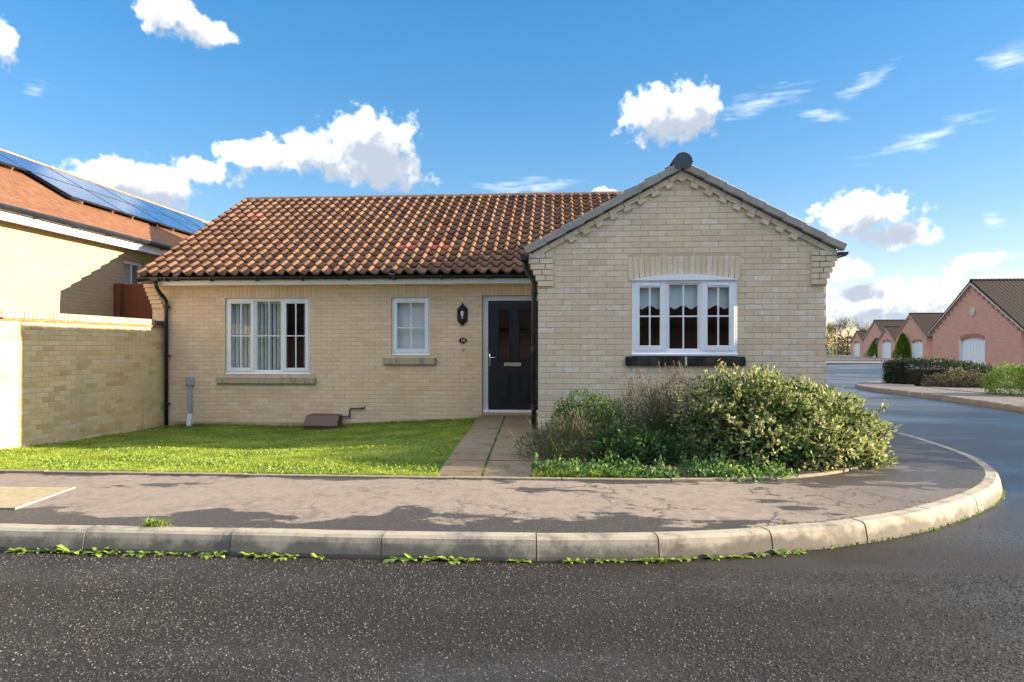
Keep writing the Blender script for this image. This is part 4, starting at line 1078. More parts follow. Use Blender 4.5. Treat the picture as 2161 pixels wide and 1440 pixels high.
# house number
nx, nz = -1.754, 1.365
t_ = thing('number_plate', (nx, YM, nz), 'small black oval plate with white house number', 'number plate')
poly = []
for k in range(24):
    a = 2*math.pi*k/24; r = 1+0.18*max(0, math.cos(2*a))**4*(abs(math.cos(a)) > 0.5)
    poly.append((nx+0.068*r*math.cos(a), nz+0.05*math.sin(a)))
mb = MB(); mb.prism(poly, YM-0.014, YM-0.003, 'y'); part(mb, 'plate', M_iron, t_)
def text_mesh(txt, size, M, mat, parent, name):
    cu = bpy.data.curves.new('lettering', 'FONT'); cu.body = txt; cu.size = size; cu.extrude = 0.0015; cu.align_x = 'CENTER'; cu.align_y = 'CENTER'
    tmp = bpy.data.objects.new('lettering', cu); col.objects.link(tmp)
    bpy.context.view_layer.update()
    me = bpy.data.meshes.new_from_object(tmp.evaluated_get(bpy.context.evaluated_depsgraph_get()))
    bpy.data.objects.remove(tmp); me.materials.append(mat) if len(me.materials) == 0 else None
    me.materials[0] = mat
    o = link(name, me); o.matrix_basis = M; put(o, parent); return o
text_mesh('14', 0.075, Matrix.Translation((nx, YM-0.016, nz)) @ Matrix.Rotation(math.pi/2, 4, 'X'), M_white, t_, 'numerals')
# door bell under the plate
t_ = thing('bell_push', (nx, YM, 1.21), 'small grey bell push below the number plate', 'bell push')
mb = MB(); mb.box(nx-0.02, nx+0.02, YM-0.018, YM-0.002, 1.185, 1.235, ch=0.004); part(mb, 'bell_case', M_greyplastic, t_)
mb = MB(); mb.lathe([(0.011, 0), (0.011, 0.006), (0.0, 0.007)], 10, Matrix.Translation((nx, YM-0.018, 1.213)) @ Matrix.Rotation(math.pi/2, 4, 'X')); part(mb, 'bell_button', M_white, t_)
# gas meter box with pipe
t_ = thing('gas_meter_box', (-4.33, 11.85, -0.23), 'brown half buried gas meter box on the lawn against the wall', 'meter box')
mb = MB(); xa, xb = -4.63, -3.98
mb.prism([(11.68, -0.30), (11.995, -0.30), (11.995, 0.005), (11.80, -0.01), (11.68, -0.165)], xa+0.02, xb-0.02, 'x'); part(mb, 'meter_case', M_brownbox, t_)
mb = MB(); mb.add([(xa-0.0, 11.655, -0.165), (xb, 11.655, -0.165), (xb-0.06, 11.99, 0.02), (xa+0.06, 11.99, 0.02), (xa, 11.655, -0.185), (xb, 11.655, -0.185), (xb-0.06, 11.99, -0.005), (xa+0.06, 11.99, -0.005)],
               [(0, 1, 2, 3), (4, 7, 6, 5), (0, 4, 5, 1), (1, 5, 6, 2), (2, 6, 7, 3), (3, 7, 4, 0)]); part(mb, 'meter_lid', M_brownbox, t_, bevel=0.006)
t_ = thing('gas_pipe', (-3.9, 11.97, -0.05), 'thin dark pipe bending up the wall from the meter box', 'pipe')
mb = MB(); yy = YM-0.028; mb.tube([(-4.0, yy-0.03, -0.03), (-3.93, yy, -0.035), (-3.87, yy, -0.035), (-3.855, yy, -0.02), (-3.85, yy, 0.10), (-3.835, yy, 0.115), (-3.62, yy, 0.118), (-3.60, yy, 0.122), (-3.575, yy+0.002, 0.13), (-3.57, yy+0.05, 0.132)], 0.014, 8); part(mb, 'pipe_run', M_pipe, t_, True)
for (x, z) in ((-3.62, 0.12), (-3.86, -0.03)):
    mb = MB(); mb.tube([(x-0.02, yy, z), (x+0.02, yy, z)], 0.019, 8); part(mb, 'pipe_joint', M_pipe, t_)
# grey cable post
t_ = thing('cable_entry_post', (-6.9, 11.9, -0.28), 'grey plastic cable cover rising from the lawn to a small box', 'cable cover')
mb = MB(); px_ = -6.905
mb.box(px_-0.075, px_+0.075, YM-0.06, YM-0.004, 0.53, 0.69, ch=0.006); part(mb, 'junction_box', M_greyplastic, t_)
mb = MB(); mb.box(px_-0.035, px_+0.035, YM-0.045, YM-0.004, -0.02, 0.528, ch=0.005); part(mb, 'cable_duct', M_greyplastic, t_)
mb = MB(); mb.add([(px_-0.035, YM-0.05, 0.0), (px_+0.038, YM-0.05, 0.0), (px_+0.038, YM-0.003, 0.0), (px_-0.035, YM-0.003, 0.0), (px_-0.055, YM-0.085, -0.30), (px_+0.038, YM-0.085, -0.30), (px_+0.038, YM-0.003, -0.30), (px_-0.055, YM-0.003, -0.30)],
               [(0, 1, 2, 3), (0, 4, 5, 1), (1, 5, 6, 2), (2, 6, 7, 3), (3, 7, 4, 0)]); part(mb, 'hockey_stick', M_upvc, t_)

# ---- blinds
t_ = thing('vertical_blind', (-5.4, YM+0.2, 0.8), 'grey vertical louvre blind behind the triple window by the lawn', 'blind')
mb = MB(); mb.box(-6.2, -4.66, YM+0.16, YM+0.20, 2.06, 2.10); part(mb, 'head_rail', M_upvc, t_)
ang = R(52)
for i in range(19):
    x = -6.16+i*0.080
    if i > 15: x = -4.76+(i-16)*0.035
    a = ang+random.gauss(0, 0.12)
    if i > 12 and i <= 15: continue
    dx, dy = 0.036*math.cos(a), 0.036*math.sin(a); mb = MB(); y = YM+0.165
    mb.prism([(x-dx, y-dy), (x+dx, y+dy), (x+dx, y+dy+0.002), (x, y+0.006), (x-dx, y-dy+0.002)], 0.80, 2.058, 'z'); part(mb, 'louvre', M_louvre, t_)
t_ = thing('roller_blind', (-2.72, YM+0.14, 1.15), 'plain pale roller blind drawn behind the small single window', 'blind')
mb = MB(); mb.box(-3.05, -2.39, YM+0.14, YM+0.144, 1.13, 2.10); part(mb, 'blind_cloth', M_blind, t_); mb = MB(); mb.tube([(-3.06, YM+0.15, 2.105), (-2.385, YM+0.15, 2.105)], 0.02, 10); part(mb, 'roller', M_upvc, t_)
mb = MB(); mb.box(-3.05, -2.39, YM+0.135, YM+0.150, 1.115, 1.132); part(mb, 'bottom_bar', M_upvc, t_)
t_ = thing('scalloped_blind', (1.63, YW+0.1, 1.7), 'pale scalloped blind half lowered behind the wing window', 'blind')
for (xa, xb) in ((0.99, 1.405), (1.415, 1.845), (1.855, 2.28)):
    top = [(xb, 2.10), (xa, 2.10)]; bot = []
    n = 24
    for k in range(n+1):
        u = k/n; x = xa+(xb-xa)*u; bot.append((x, 1.765+0.05*abs(math.sin(2*math.pi*u+math.pi/2))**1.5-0.012))
    mb = MB(); mb.prism(bot+top, YW+0.075, YW+0.079, 'y'); part(mb, 'blind_cloth', M_blind, t_)
mb = MB(); mb.tube([(0.98, YW+0.085, 2.105), (2.285, YW+0.085, 2.105)], 0.018, 10); part(mb, 'roller', M_upvc, t_)

# ================================================================== GARDEN WALL
gw = thing('garden_wall', (-7.54, 9.0, -0.3), 'buff brick garden wall with brick coping running out from the house corner', 'wall')
GX = -7.43; GY0 = 8.27; GY1 = YM-0.002
mb = MB(); mb.box(-7.645, GX-0.006, GY0, GY1, -0.6, 1.605); core = part(mb, 'wall_core', M_mortar_pale, gw)
gm = []; gp = []
for (u, z, w, h) in lay(GY0, GY1, -0.375, 1.605):
    (gp if z < -0.22 else gm).append(bmat((GX, u, z), w, h, math.pi/2))
for (u, z, w, h) in lay(-7.645, GX-0.1, -0.375, 1.605): gm.append(bmat((u, GY0, z), w, h, 0))
d0 = np.array([np.linalg.norm(np.array(m.translation)-np.array([0, 0, ZC]))+(50 if m.translation.y < 8.25 else 0) for m in gm]); order = np.argsort(d0); single = set(order[:300].tolist())
bme = brick_mesh(M_brickg)
for i in sorted(single):
    o = bpy.data.objects.new('brick', bme); col.objects.link(o); o.matrix_basis = gm[i]; put(o, core)
joined('brickwork', [m for i, m in enumerate(gm) if i not in single], BV, BF, M_brickg, core)
joined('plinth_brickwork', gp, BV, BF, M_brickplinth, core)
y = GY0; cme = None
for c in (0, 1):
    y = GY0+0.08*c
    while y < GY1-0.02:
        L = min(0.165, GY1-y)-0.006
        mb = MB(); pr = 0.032 if c else 0.022
        mb.box(-7.645-pr, GX+pr, y, y+L, 1.607+0.019*c, 1.623+0.019*c, ch=0.002)
        part(mb, 'creasing_tile', M_creasing, gw); y += 0.165
M_coping = mat_brick('coping_brick', [(0.0, (0.24, 0.21, 0.17)), (0.4, (0.32, 0.28, 0.22)), (1.0, (0.42, 0.37, 0.29))], stain=0.8, pale=0.1)
cb_ = brick_mesh(M_coping); y = GY0+0.003
while y < GY1-0.30:
    o = bpy.data.objects.new('coping_brick', cb_); col.objects.link(o)
    o.matrix_basis = bmat((GX+0.004, y+0.034, 1.701), 0.066, 0.105, math.pi/2, 0.222, jit=0.8); put(o, gw); y += 0.0755
mb = MB(); mb.box(-7.64, GX+0.006, GY1-0.29, GY1-0.004, 1.648, 1.735, ch=0.004); part(mb, 'lead_flashing', M_lead, gw)

# ================================================================== NEIGHBOUR
nb = thing('neighbour_house', (-12.4, 16, 0.72), 'sunlit cream brick house with orange roof beyond the garden wall', 'house')
NX = -9.2; NE = -8.93; NZ = 3.53; NR = -12.42; NT = 0.577
NY0, NY1 = 6.5, 23.0
mb = MB(); WN = (13.42, 14.10, 2.25, 3.10)
ys_ = [NY0, WN[0], WN[1], NY1]; zs_ = [-0.4, WN[2], WN[3], 3.36]
for i in range(3):
    for k in range(3):
        if i == 1 and k == 1: continue
        mb.box(NX-0.25, NX, ys_[i], ys_[i+1], zs_[k], zs_[k+1])
part(mb, 'wall', M_neigh, nb)
for yy in (NY0, NY1-0.24):
    mb = MB(); mb.prism([(NX-0.25, -0.4), (NX-0.25, 3.4), (NR, 5.35), (2*NR-NX+0.25, 3.4), (2*NR-NX+0.25, -0.4)], yy, yy+0.24, 'y'); part(mb, 'wall', M_neighx, nb)
mb = MB(); mb.box(2*NR-NX, 2*NR-NX+0.25, NY0, NY1, 0.5, 3.36); part(mb, 'wall', M_neigh, nb)
for sgn, name in ((1, 'roof'), (-1, 'roof_slope')):
    mb = MB(); X = lambda x: NR+sgn*(x-NR)
    mb.prism([(X(NE), NZ), (X(NR), NZ+NT*(NE-NR)), (X(NR), NZ+NT*(NE-NR)+0.05), (X(NE), NZ+0.05)], NY0-0.2, NY1+0.2, 'y')
    nroof = part(mb, name, M_ntile, nb)
    if sgn == 1: nroof1 = nroof
mb = MB(); y = NY0-0.2
rm2 = bpy.data.meshes.new('ridge_tile'); rm2.from_pydata([v.co[:] for v in rme.vertices], [], [tuple(p.vertices) for p in rme.polygons]); rm2.materials.append(M_creasing)
while y < NY1:
    o = bpy.data.objects.new('ridge_tile', rm2); col.objects.link(o); o.matrix_basis = Matrix.Translation((NR, y, NZ+NT*(NE-NR)+0.005)) @ Matrix.Rotation(math.pi/2, 4, 'Z'); put(o, nroof1); y += 0.45
mb = MB(); mb.box(NX+0.002, NE-0.03, NY0, NY1, 3.335, 3.352); part(mb, 'soffit', M_upvc, nb)
mb = MB(); mb.box(NE-0.03, NE-0.01, NY0-0.1, NY1+0.1, 3.30, 3.50); part(mb, 'fascia', M_upvc, nb)
mb = MB(); mb.tube([(NE+0.045, NY0-0.1, 3.50), (NE+0.045, NY1, 3.50)], 0.058, 10); part(mb, 'gutter', M_gutter, nb)
for y in np.arange(8, 18, 0.9):
    mb = MB(); mb.box(NE-0.009, NE+0.10, y-0.015, y+0.015, 3.425, 3.44); part(mb, 'gutter_bracket', M_gutter, nb)
mb = MB(); a, b, c0, c1 = WN; xw = NX-0.05
mb.box(xw-0.06, xw, a, a+0.07, c0, c1); mb.box(xw-0.06, xw, b-0.07, b, c0, c1); mb.box(xw-0.06, xw-0.001, a+0.07, b-0.07, c1-0.07, c1); mb.box(xw-0.06, xw-0.001, a+0.07, b-0.07, c0, c0+0.07); nw = part(mb, 'window', M_upvc, nb)
mb = MB(); mb.box(xw-0.04, xw-0.03, a+0.07, b-0.07, c0+0.07, c1-0.07); part(mb, 'pane', M_glass, nw)
mb = MB(); mb.box(xw-0.03, xw-0.005, (a+b)/2-0.012, (a+b)/2+0.012, c0+0.07, c1-0.07); part(mb, 'glazing_bar', M_upvc, nw)
mb = MB(); mb.box(xw-0.25, xw-0.2, a, b, c0, c1); part(mb, 'blind', M_blind, nb)
# solar panels, each lying on rails above the tiles
upn = Vector((NR-NE, 0, NT*(NE-NR))).normalized(); ax = Vector((0, 1, 0))
def roof_at(x): return NZ+0.05+NT*(NE-x)
pme = None
for row in range(2):
    for k in range(6):
        x0_ = -10.10-row*0.965; y0_ = 11.35+k*1.66
        if row == 0 and k == 0: continue
        M = Matrix((ax, upn, ax.cross(upn))).transposed().to_4x4()
        if M.to_3x3().col[2].z < 0: M = Matrix((-ax, upn, (-ax).cross(upn))).transposed().to_4x4()
        flip = -1 if M.to_3x3().col[0].y < 0 else 1
        M.translation = Vector((x0_, y0_ + (1.65 if flip < 0 else 0), roof_at(x0_)))
        t_ = empty('solar_panel', M.translation); WLOC[t_.name] = tuple(M.translation)
        tag(t_, '%s solar panel from the road end in the %s row on the orange roof' % (('first', 'second', 'third', 'fourth', 'fifth', 'sixth')[k if row else k-1], 'ridge' if row else 'lower'), 'solar panel', 'solar panels on the neighbour roof')
        mb = MB(); mb.box(0.012, 1.638, 0.012, 1.088, 0.085, 0.118, M=M); part(mb, 'cell_sheet', M_solar, t_)
        mb = MB(); mb.box(0, 1.65, 0, 0.012, 0.08, 0.122, M=M); mb.box(0, 1.65, 1.088, 1.10, 0.08, 0.122, M=M); mb.box(0, 0.012, 0.012, 1.088, 0.08, 0.122, M=M); mb.box(1.638, 1.65, 0.012, 1.088, 0.08, 0.122, M=M); part(mb, 'panel_frame', M_alu, t_)
        mb = MB(); mb.box(0.3, 0.34, -0.03 if row == 0 else 0.0, 1.10, -0.01, 0.079, M=M); mb.box(1.3, 1.34, 0, 1.10, -0.01, 0.079, M=M); part(mb, 'rail', M_bracket, t_)
# brown fence between the plots
fn = thing('timber_fence', (-8.5, 13.2, 0.72), 'brown stained timber fence panel between the two houses', 'fence')
x = -9.16
mb = MB(); mb.box(-9.2, -9.06, 13.10, 13.24, 0.6, 2.56); part(mb, 'post', M_fence, fn)
x = -9.055
while x < -7.3:
    mb = MB(); mb.box(x, x+0.148, 13.20+random.uniform(-0.003, 0.003), 13.222, 0.66, 2.50); part(mb, 'board', M_fence, fn); x += 0.15
mb = MB(); mb.box(-9.055, -7.3, 13.185, 13.24, 2.50, 2.555); part(mb, 'capping', M_fence, fn)
mb = MB(); mb.box(-9.055, -7.3, 13.222, 13.26, 1.0, 1.09); mb.box(-9.055, -7.3, 13.222, 13.26, 2.2, 2.29); part(mb, 'rail', M_fence, fn)

# ================================================================== RED HOUSES ACROSS THE SIDE ROAD
M_garage = mat_simple('white_garage_door', (0.74, 0.72, 0.72), 0.45, nscale=2, namp=0.04)
M_cream = mat_simple('cream_verge', (0.50, 0.46, 0.38), 0.7, nscale=3, namp=0.2)
M_redsoft = mat_simple('red_soldier_brick', (0.40, 0.15, 0.10), 0.9, nscale=20, namp=0.2)
def red_house(X, Yc, half, ze, zr, length, zg, label, door_w=2.35, door_h=2.1, door_y=0.0, solar=False, plaque=False, win_front=True):
    t = thing('red_brick_house', (X+length/2, Yc, zg), label, 'house', None)
    # gable wall facing the road (-X), with an arched garage opening
    dy0, dy1 = Yc+door_y-door_w/2, Yc+door_y+door_w/2; zd = zg+door_h
    mb = MB(); th = 0.3
    mb.box(X, X+th, Yc-half, dy0, zg-0.6, ze); mb.box(X, X+th, dy1, Yc+half, zg-0.6, ze)
    arch = [(dy0+(dy1-dy0)*k/8, zd-0.18+0.18*(1-((k-4)/4)**2)) for k in range(9)]
    mb.prism([(dy0, ze)]+arch+[(dy1, ze)], X, X+th, 'x') if zd < ze-0.02 else None
    mb.prism([(Yc-half, ze), (Yc+half, ze), (Yc, zr)], X, X+th, 'x')
    part(mb, 'wall', M_redy, t)
    mb = MB(); mb.box(X+th, X+length, Yc-half, Yc-half+0.3, zg-0.6, ze); part(mb, 'wall', M_redx, t)
    mb = MB(); mb.box(X+th, X+length, Yc+half-0.3, Yc+half, zg-0.6, ze); part(mb, 'wall', M_redx, t)
    mb = MB(); mb.prism([(Yc-half, zg-0.6), (Yc+half, zg-0.6), (Yc+half, ze), (Yc, zr), (Yc-half, ze)], X+length-0.3, X+length+0.001, 'x'); part(mb, 'wall', M_redy, t)
    k = (zr-ze)/half; ov = 0.32
    for sgn in (-1, 1):
        mb = MB(); mb.prism([(Yc+sgn*(half+ov), ze-k*ov+0.02), (Yc, zr+0.02), (Yc, zr+0.17), (Yc+sgn*(half+ov), ze-k*ov+0.12)], X-0.10, X+length+0.1, 'x'); rf = part(mb, 'roof', M_farroof, t)
        mb = MB(); mb.prism([(Yc+sgn*(half+ov), ze-k*ov-0.06), (Yc, zr-0.09), (Yc, zr+0.018), (Yc+sgn*(half+ov), ze-k*ov+0.018)], X-0.12, X-0.004, 'x'); part(mb, 'verge', M_cream, t)
        nt_ = int(half/0.42)
        for i in range(nt_):
            yy = Yc+sgn*(0.3+i*0.42); zz = zr-k*(0.3+i*0.42)
            mb = MB(); mb.box(X-0.06, X-0.003, yy-0.1, yy+0.1, zz-0.30, zz-0.14); part(mb, 'dentil', M_redsoft, t)
        mb = MB(); mb.box(X+0.0, X+length, *(sorted((Yc+sgn*(half+ov-0.02), Yc+sgn*(half+ov+0.09)))), ze-k*ov-0.02, ze-k*ov+0.05); part(mb, 'gutter', M_gutter, t)
    mb = MB(); mb.tube([(X-0.1, Yc, zr+0.13), (X+length+0.1, Yc, zr+0.13)], 0.11, 8); part(mb, 'ridge', M_farroof, t)
    # garage door
    mb = MB(); mb.prism([(dy0, zg)]+arch+[(dy1, zg)], X+0.10, X+0.14, 'x'); gd = part(mb, 'garage_door', M_garage, t)
    nrib = 8
    for i in range(nrib):
        yy = dy0+0.12+(dy1-dy0-0.24)*i/(nrib-1); mb = MB(); mb.box(X+0.085, X+0.0995, yy-0.09, yy+0.09, zg+0.08, zd-0.28); part(mb, 'door_rib', M_garage, gd)
    for ya, yb in ((dy0-0.05, dy0+0.02), (dy1-0.02, dy1+0.05)):
        mb = MB(); mb.box(X-0.02, X+0.0995, ya, yb, zg, zd-0.18); part(mb, 'door_jamb', M_garage, t)
    n_ = 12
    for i in range(n_):
        yy = dy0+(dy1-dy0)*(i+0.5)/n_; za = zd-0.18+0.18*(1-((i+0.5-n_/2)/(n_/2))**2)
        mb = MB(); mb.box(X-0.012, X-0.002, yy-0.09, yy+0.09, za+0.02, za+0.24); part(mb, 'arch_brick', M_redsoft, t)
    if plaque:
        mb = MB(); mb.lathe([(0.0, 0), (0.24, 0), (0.24, 0.04), (0.0, 0.045)], 16, Matrix.Translation((X-0.002, Yc-0.1, zr-1.75)) @ Matrix.Rotation(-math.pi/2, 4, 'Y')); part(mb, 'plaque', M_cream, t)
    if solar:
        mb = MB(); u0, u1 = 0.35, 0.95
        ya, yb = Yc-half*(1-0.12), Yc-half*(1-0.82); za, zb = ze+k*(half*0.12)+0.16, ze+k*(half*0.82)+0.17
        mb.add([(X+length*u0, ya, za), (X+length*u1, ya, za), (X+length*u1, yb, zb), (X+length*u0, yb, zb), (X+length*u0, ya, za-0.05), (X+length*u1, ya, za-0.05), (X+length*u1, yb, zb-0.05), (X+length*u0, yb, zb-0.05)],
               [(0, 1, 2, 3), (0, 4, 5, 1), (1, 5, 6, 2), (2, 6, 7, 3), (3, 7, 4, 0)]); part(mb, 'solar_array', M_solar, t)
    if win_front:
        for (u, w) in ((0.45, 1.1), (0.8, 1.1)):
            x0_ = X+length*u; mb = MB(); mb.box(x0_-w/2, x0_+w/2, Yc-half-0.02, Yc-half+0.05, zg+0.9, zg+2.0); wn = part(mb, 'window', M_upvc, t)
            mb = MB(); mb.box(x0_-w/2+0.08, x0_-0.03, Yc-half-0.03, Yc-half-0.021, zg+0.98, zg+1.92); part(mb, 'pane', M_solar, wn)
            mb = MB(); mb.box(x0_+0.03, x0_+w/2-0.08, Yc-half-0.03, Yc-half-0.021, zg+0.98, zg+1.92); part(mb, 'pane', M_solar, wn)
    return t
red_house(24.9, 42.0, 4.25, 2.34, 5.08, 14, -0.32, 'large pink red brick house with round gable plaque and white garage door', plaque=True)
red_house(38.0, 74.9, 3.1, 2.35, 4.62, 13, -0.34, 'red brick house with white door, next behind the one with the plaque', door_w=2.0, door_y=-1.4)
red_house(39.8, 84.0, 2.2, 1.85, 3.45, 9, -0.30, 'small red brick garage with solar roof beside a pointed green conifer', door_w=2.2, solar=True, win_front=False)
red_house(42.3, 92.5, 3.2, 2.3, 4.55, 12, -0.34, 'far red brick house showing only its gable between two solar roofed garages', door_w=1.6)
red_house(44.6, 103.2, 2.2, 1.8, 3.3, 9, -0.34, 'farthest small red brick garage with solar roof beside a rounded shrub', door_w=2.0, solar=True, win_front=False)
# the red brick house that faces the bungalow from across the side road (its shade falls over the corner)
red_house(14.2, 9.9, 3.9, 2.2, 4.6, 11, -0.02, 'red brick house across the side road with its shade over the corner', win_front=True)
# houses over the road behind the camera: they stand in the window reflections
red_house(-27.0, -19.0, 3.8, 2.4, 5.0, 15, 0.0, 'red brick house over the road seen mirrored in the triple window')
red_house(-10.5, -19.5, 3.9, 2.4, 5.2, 12, 0.0, 'red brick house over the road seen mirrored in the small window')
red_house(2.7, -19.5, 3.8, 2.4, 5.0, 13, 0.0, 'red brick house over the road seen mirrored in the wing window')

# far footway and kerb on the other side of the side road
OP = [(8.7, 6.0), (8.9, 10), (9.08, 13.6), (9.42, 17), (9.5, 19.3), (9.55, 21.2), (9.95, 23.1), (10.9, 25.0), (12.5, 27.0), (15.1, 31.0), (19, 37.5), (24, 46)]
O_out, O_L = resample(OP, 0.1)
fk = kerb_bed('far_kerb', O_out, O_L, 0.05, O_L[-1]-0.1, side=-1)
s = 0.1
while s < O_L[-1]-1.1: kerb_stone(O_out, O_L, s, s+0.92, 'kerb_stone', fk, side=-1); s += 0.931
def inner_far(d):
    out = []
    for s in np.arange(0.1, O_L[-1]-0.2, 0.4):
        p = at_len(O_out, O_L, s); nv = -normal_at(O_out, O_L, s); out.append(p+nv*d)
    return out
Af, Bf = inner_far(0.121), inner_far(1.75)
strip_sheet('far_footway', M_footfar, Af, Bf, lambda x, y: 0.124+gz(x, y), nsub=2)
Cf = [(b[0]+22, b[1]-4) for b in Bf]
strip_sheet('far_plot', M_drive if False else M_footfar, inner_far(1.752), Cf, lambda x, y: 0.135+gz(x, y)-0.4*sstep(20, 34, y), nsub=4)
# lawn and verge at the far bend
grid_sheet('far_lawn', M_field, 24, 44, 104, 140, 8, 8, lambda x, y: -0.26)
mb = MB(); mb.box(22, 75, 63, 135, -0.5, -0.332); o = mb.build('far_paving', M_footfar); o['kind'] = 'structure'

# ================================================================== PLANTS
def leaf_mesh(name, P, N, L, Wd, mat, fold=0.25, up_bias=0.0, tip=1.0):
    """P: positions (n,3), N: outward directions (n,3); folded diamond leaves, one island each"""
    n = len(P); P = np.asarray(P); N = np.asarray(N)
    d = N+rng.normal(0, 0.75, (n, 3)); d[:, 2] += up_bias; d /= np.linalg.norm(d, axis=1)[:, None]+1e-9
    r = rng.normal(0, 1, (n, 3)); side = np.cross(d, r); side /= np.linalg.norm(side, axis=1)[:, None]+1e-9
    nz = np.cross(side, d); L_ = L*rng.uniform(0.6, 1.25, n)[:, None]; W_ = Wd*rng.uniform(0.7, 1.2, n)[:, None]
    a = P; m = P+d*L_*0.5; b = P+d*L_; l = m+side*W_*0.5+nz*W_*fold; rr = m-side*W_*0.5+nz*W_*fold
    V = np.stack([a, rr, b, l, m], axis=1).reshape(-1, 3)
    base = np.arange(n)[:, None]*5
    loops = np.concatenate([base+np.array([[0, 1, 4]]), base+np.array([[1, 2, 4]]), base+np.array([[2, 3, 4]]), base+np.array([[3, 0, 4]])], axis=1).ravel()
    starts = np.arange(n*4)*3
    me = np_mesh(name, V, loops, starts); me.materials.append(mat); return me
def blade_mesh(name, P, H, W, mat, lean=0.35, tri=True):
    n = len(P); P = np.asarray(P); az_ = rng.uniform(0, 2*np.pi, n); ln = rng.uniform(0.05, lean, n)
    dirv = np.stack([np.cos(az_), np.sin(az_), np.zeros(n)], 1); sd_ = np.stack([-np.sin(az_), np.cos(az_), np.zeros(n)], 1)
    h = H*rng.uniform(0.5, 1.2, n)
    w = W*rng.uniform(0.7, 1.3, n)
    b0 = P-sd_*w[:, None]/2; b1 = P+sd_*w[:, None]/2
    m_ = P+dirv*(ln*h*0.35)[:, None]; m_[:, 2] += h*0.6
    m0 = m_-sd_*w[:, None]*0.38; m1 = m_+sd_*w[:, None]*0.38
    t = P+dirv*(ln*h*1.1)[:, None]; t[:, 2] += h*(1-0.25*ln)
    V = np.stack([b0, b1, m1, m0, t], 1).reshape(-1, 3); base = np.arange(n)[:, None]*5
    loops = np.concatenate([base+np.array([[0, 1, 2, 3]]), base+np.array([[3, 2, 4]])], 1).ravel()
    starts = (np.arange(n)[:, None]*7+np.array([[0, 4]])).ravel()
    me = np_mesh(name, V, loops, starts); me.materials.append(mat); return me
def in_blobs(blobs, n, surf=0.65):
    """points spread through a set of ellipsoids, denser towards the skin; returns points and outward normals"""
    vol = np.array([b[3]*b[4]*b[5] for b in blobs]); k = rng.choice(len(blobs), n, p=vol/vol.sum()); B = np.array(blobs)[k]
    d = rng.normal(0, 1, (n, 3)); d /= np.linalg.norm(d, axis=1)[:, None]
    r = np.where(rng.uniform(0, 1, n) < surf, rng.uniform(0.80, 1.05, n), rng.uniform(0.2, 1, n)**0.6)
    # lumpy skin
    lum = 1+0.16*np.sin(7*d[:, 0]+3*k)*np.sin(6*d[:, 2]+2*k)+0.10*np.sin(13*d[:, 1]+k)
    P = B[:, :3]+d*B[:, 3:6]*(r*lum)[:, None]; return P, d
def stems(mb, base, tips, r0=0.008, sag=0.1, n=5):
    for t in tips:
        b = Vector(base)+Vector((random.gauss(0, 0.05), random.gauss(0, 0.05), 0)); t = Vector(t)
        pts = []
        for i in range(n):
            u = i/(n-1); p = b.lerp(t, u); p.z += sag*math.sin(math.pi*u)*0.5; p += Vector((random.gauss(0, 0.012), random.gauss(0, 0.012), 0))*(0 < i < n-1); pts.append(p)
        mb.tube(pts, [r0*(1-0.75*i/(n-1)) for i in range(n)], 5, cap=False)
M_stem = mat_simple('woody_stem', (0.11, 0.075, 0.05), 0.9, nscale=30, namp=0.3)
M_stempale = mat_simple('dry_stem', (0.17, 0.12, 0.08), 0.9, nscale=30, namp=0.3)
G_green = mat_leaf('round_shrub_leaf', [(0.0, (0.025, 0.065, 0.015)), (0.5, (0.055, 0.12, 0.022)), (0.85, (0.11, 0.20, 0.035)), (1.0, (0.18, 0.27, 0.05))])
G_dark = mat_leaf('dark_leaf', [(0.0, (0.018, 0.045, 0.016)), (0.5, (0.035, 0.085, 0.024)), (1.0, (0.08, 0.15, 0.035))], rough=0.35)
G_var = mat_leaf('variegated_leaf', [(0.0, (0.05, 0.085, 0.025)), (0.3, (0.10, 0.15, 0.045)), (0.55, (0.21, 0.25, 0.085)), (0.78, (0.46, 0.46, 0.20)), (1.0, (0.72, 0.69, 0.42))], rough=0.45, edge=(0.34, 0.36, 0.15))
G_dry = mat_leaf('dry_flower_head', [(0.0, (0.06, 0.045, 0.032)), (0.5, (0.12, 0.09, 0.062)), (1.0, (0.26, 0.19, 0.14))], rough=0.8, trans=0.15)
G_cover = mat_leaf('ground_cover_leaf', [(0.0, (0.03, 0.085, 0.025)), (0.45, (0.08, 0.18, 0.05)), (0.8, (0.20, 0.31, 0.07)), (1.0, (0.46, 0.50, 0.18))])
G_grass = mat_leaf('grass_blade', [(0.0, (0.11, 0.17, 0.018)), (0.4, (0.22, 0.31, 0.032)), (0.75, (0.35, 0.43, 0.06)), (0.93, (0.46, 0.48, 0.12)), (1.0, (0.55, 0.46, 0.20))], rough=0.5, trans=0.4, patchy=0.62, ps=1.7)
G_strap = mat_leaf('strap_leaf', [(0.0, (0.10, 0.18, 0.03)), (1.0, (0.32, 0.36, 0.10))])
G_weed = mat_leaf('weed_leaf', [(0.0, (0.09, 0.17, 0.03)), (0.6, (0.20, 0.30, 0.05)), (1.0, (0.36, 0.42, 0.10))])
G_hedge = mat_leaf('dark_hedge_leaf', [(0.0, (0.012, 0.024, 0.012)), (0.6, (0.025, 0.046, 0.02)), (1.0, (0.05, 0.07, 0.028))])
G_bright = mat_leaf('bright_hedge_leaf', [(0.0, (0.06, 0.14, 0.015)), (0.5, (0.13, 0.24, 0.025)), (1.0, (0.26, 0.36, 0.06))])
G_olive = mat_leaf('olive_hedge_leaf', [(0.0, (0.06, 0.055, 0.035)), (0.6, (0.12, 0.11, 0.06)), (1.0, (0.24, 0.21, 0.10))])

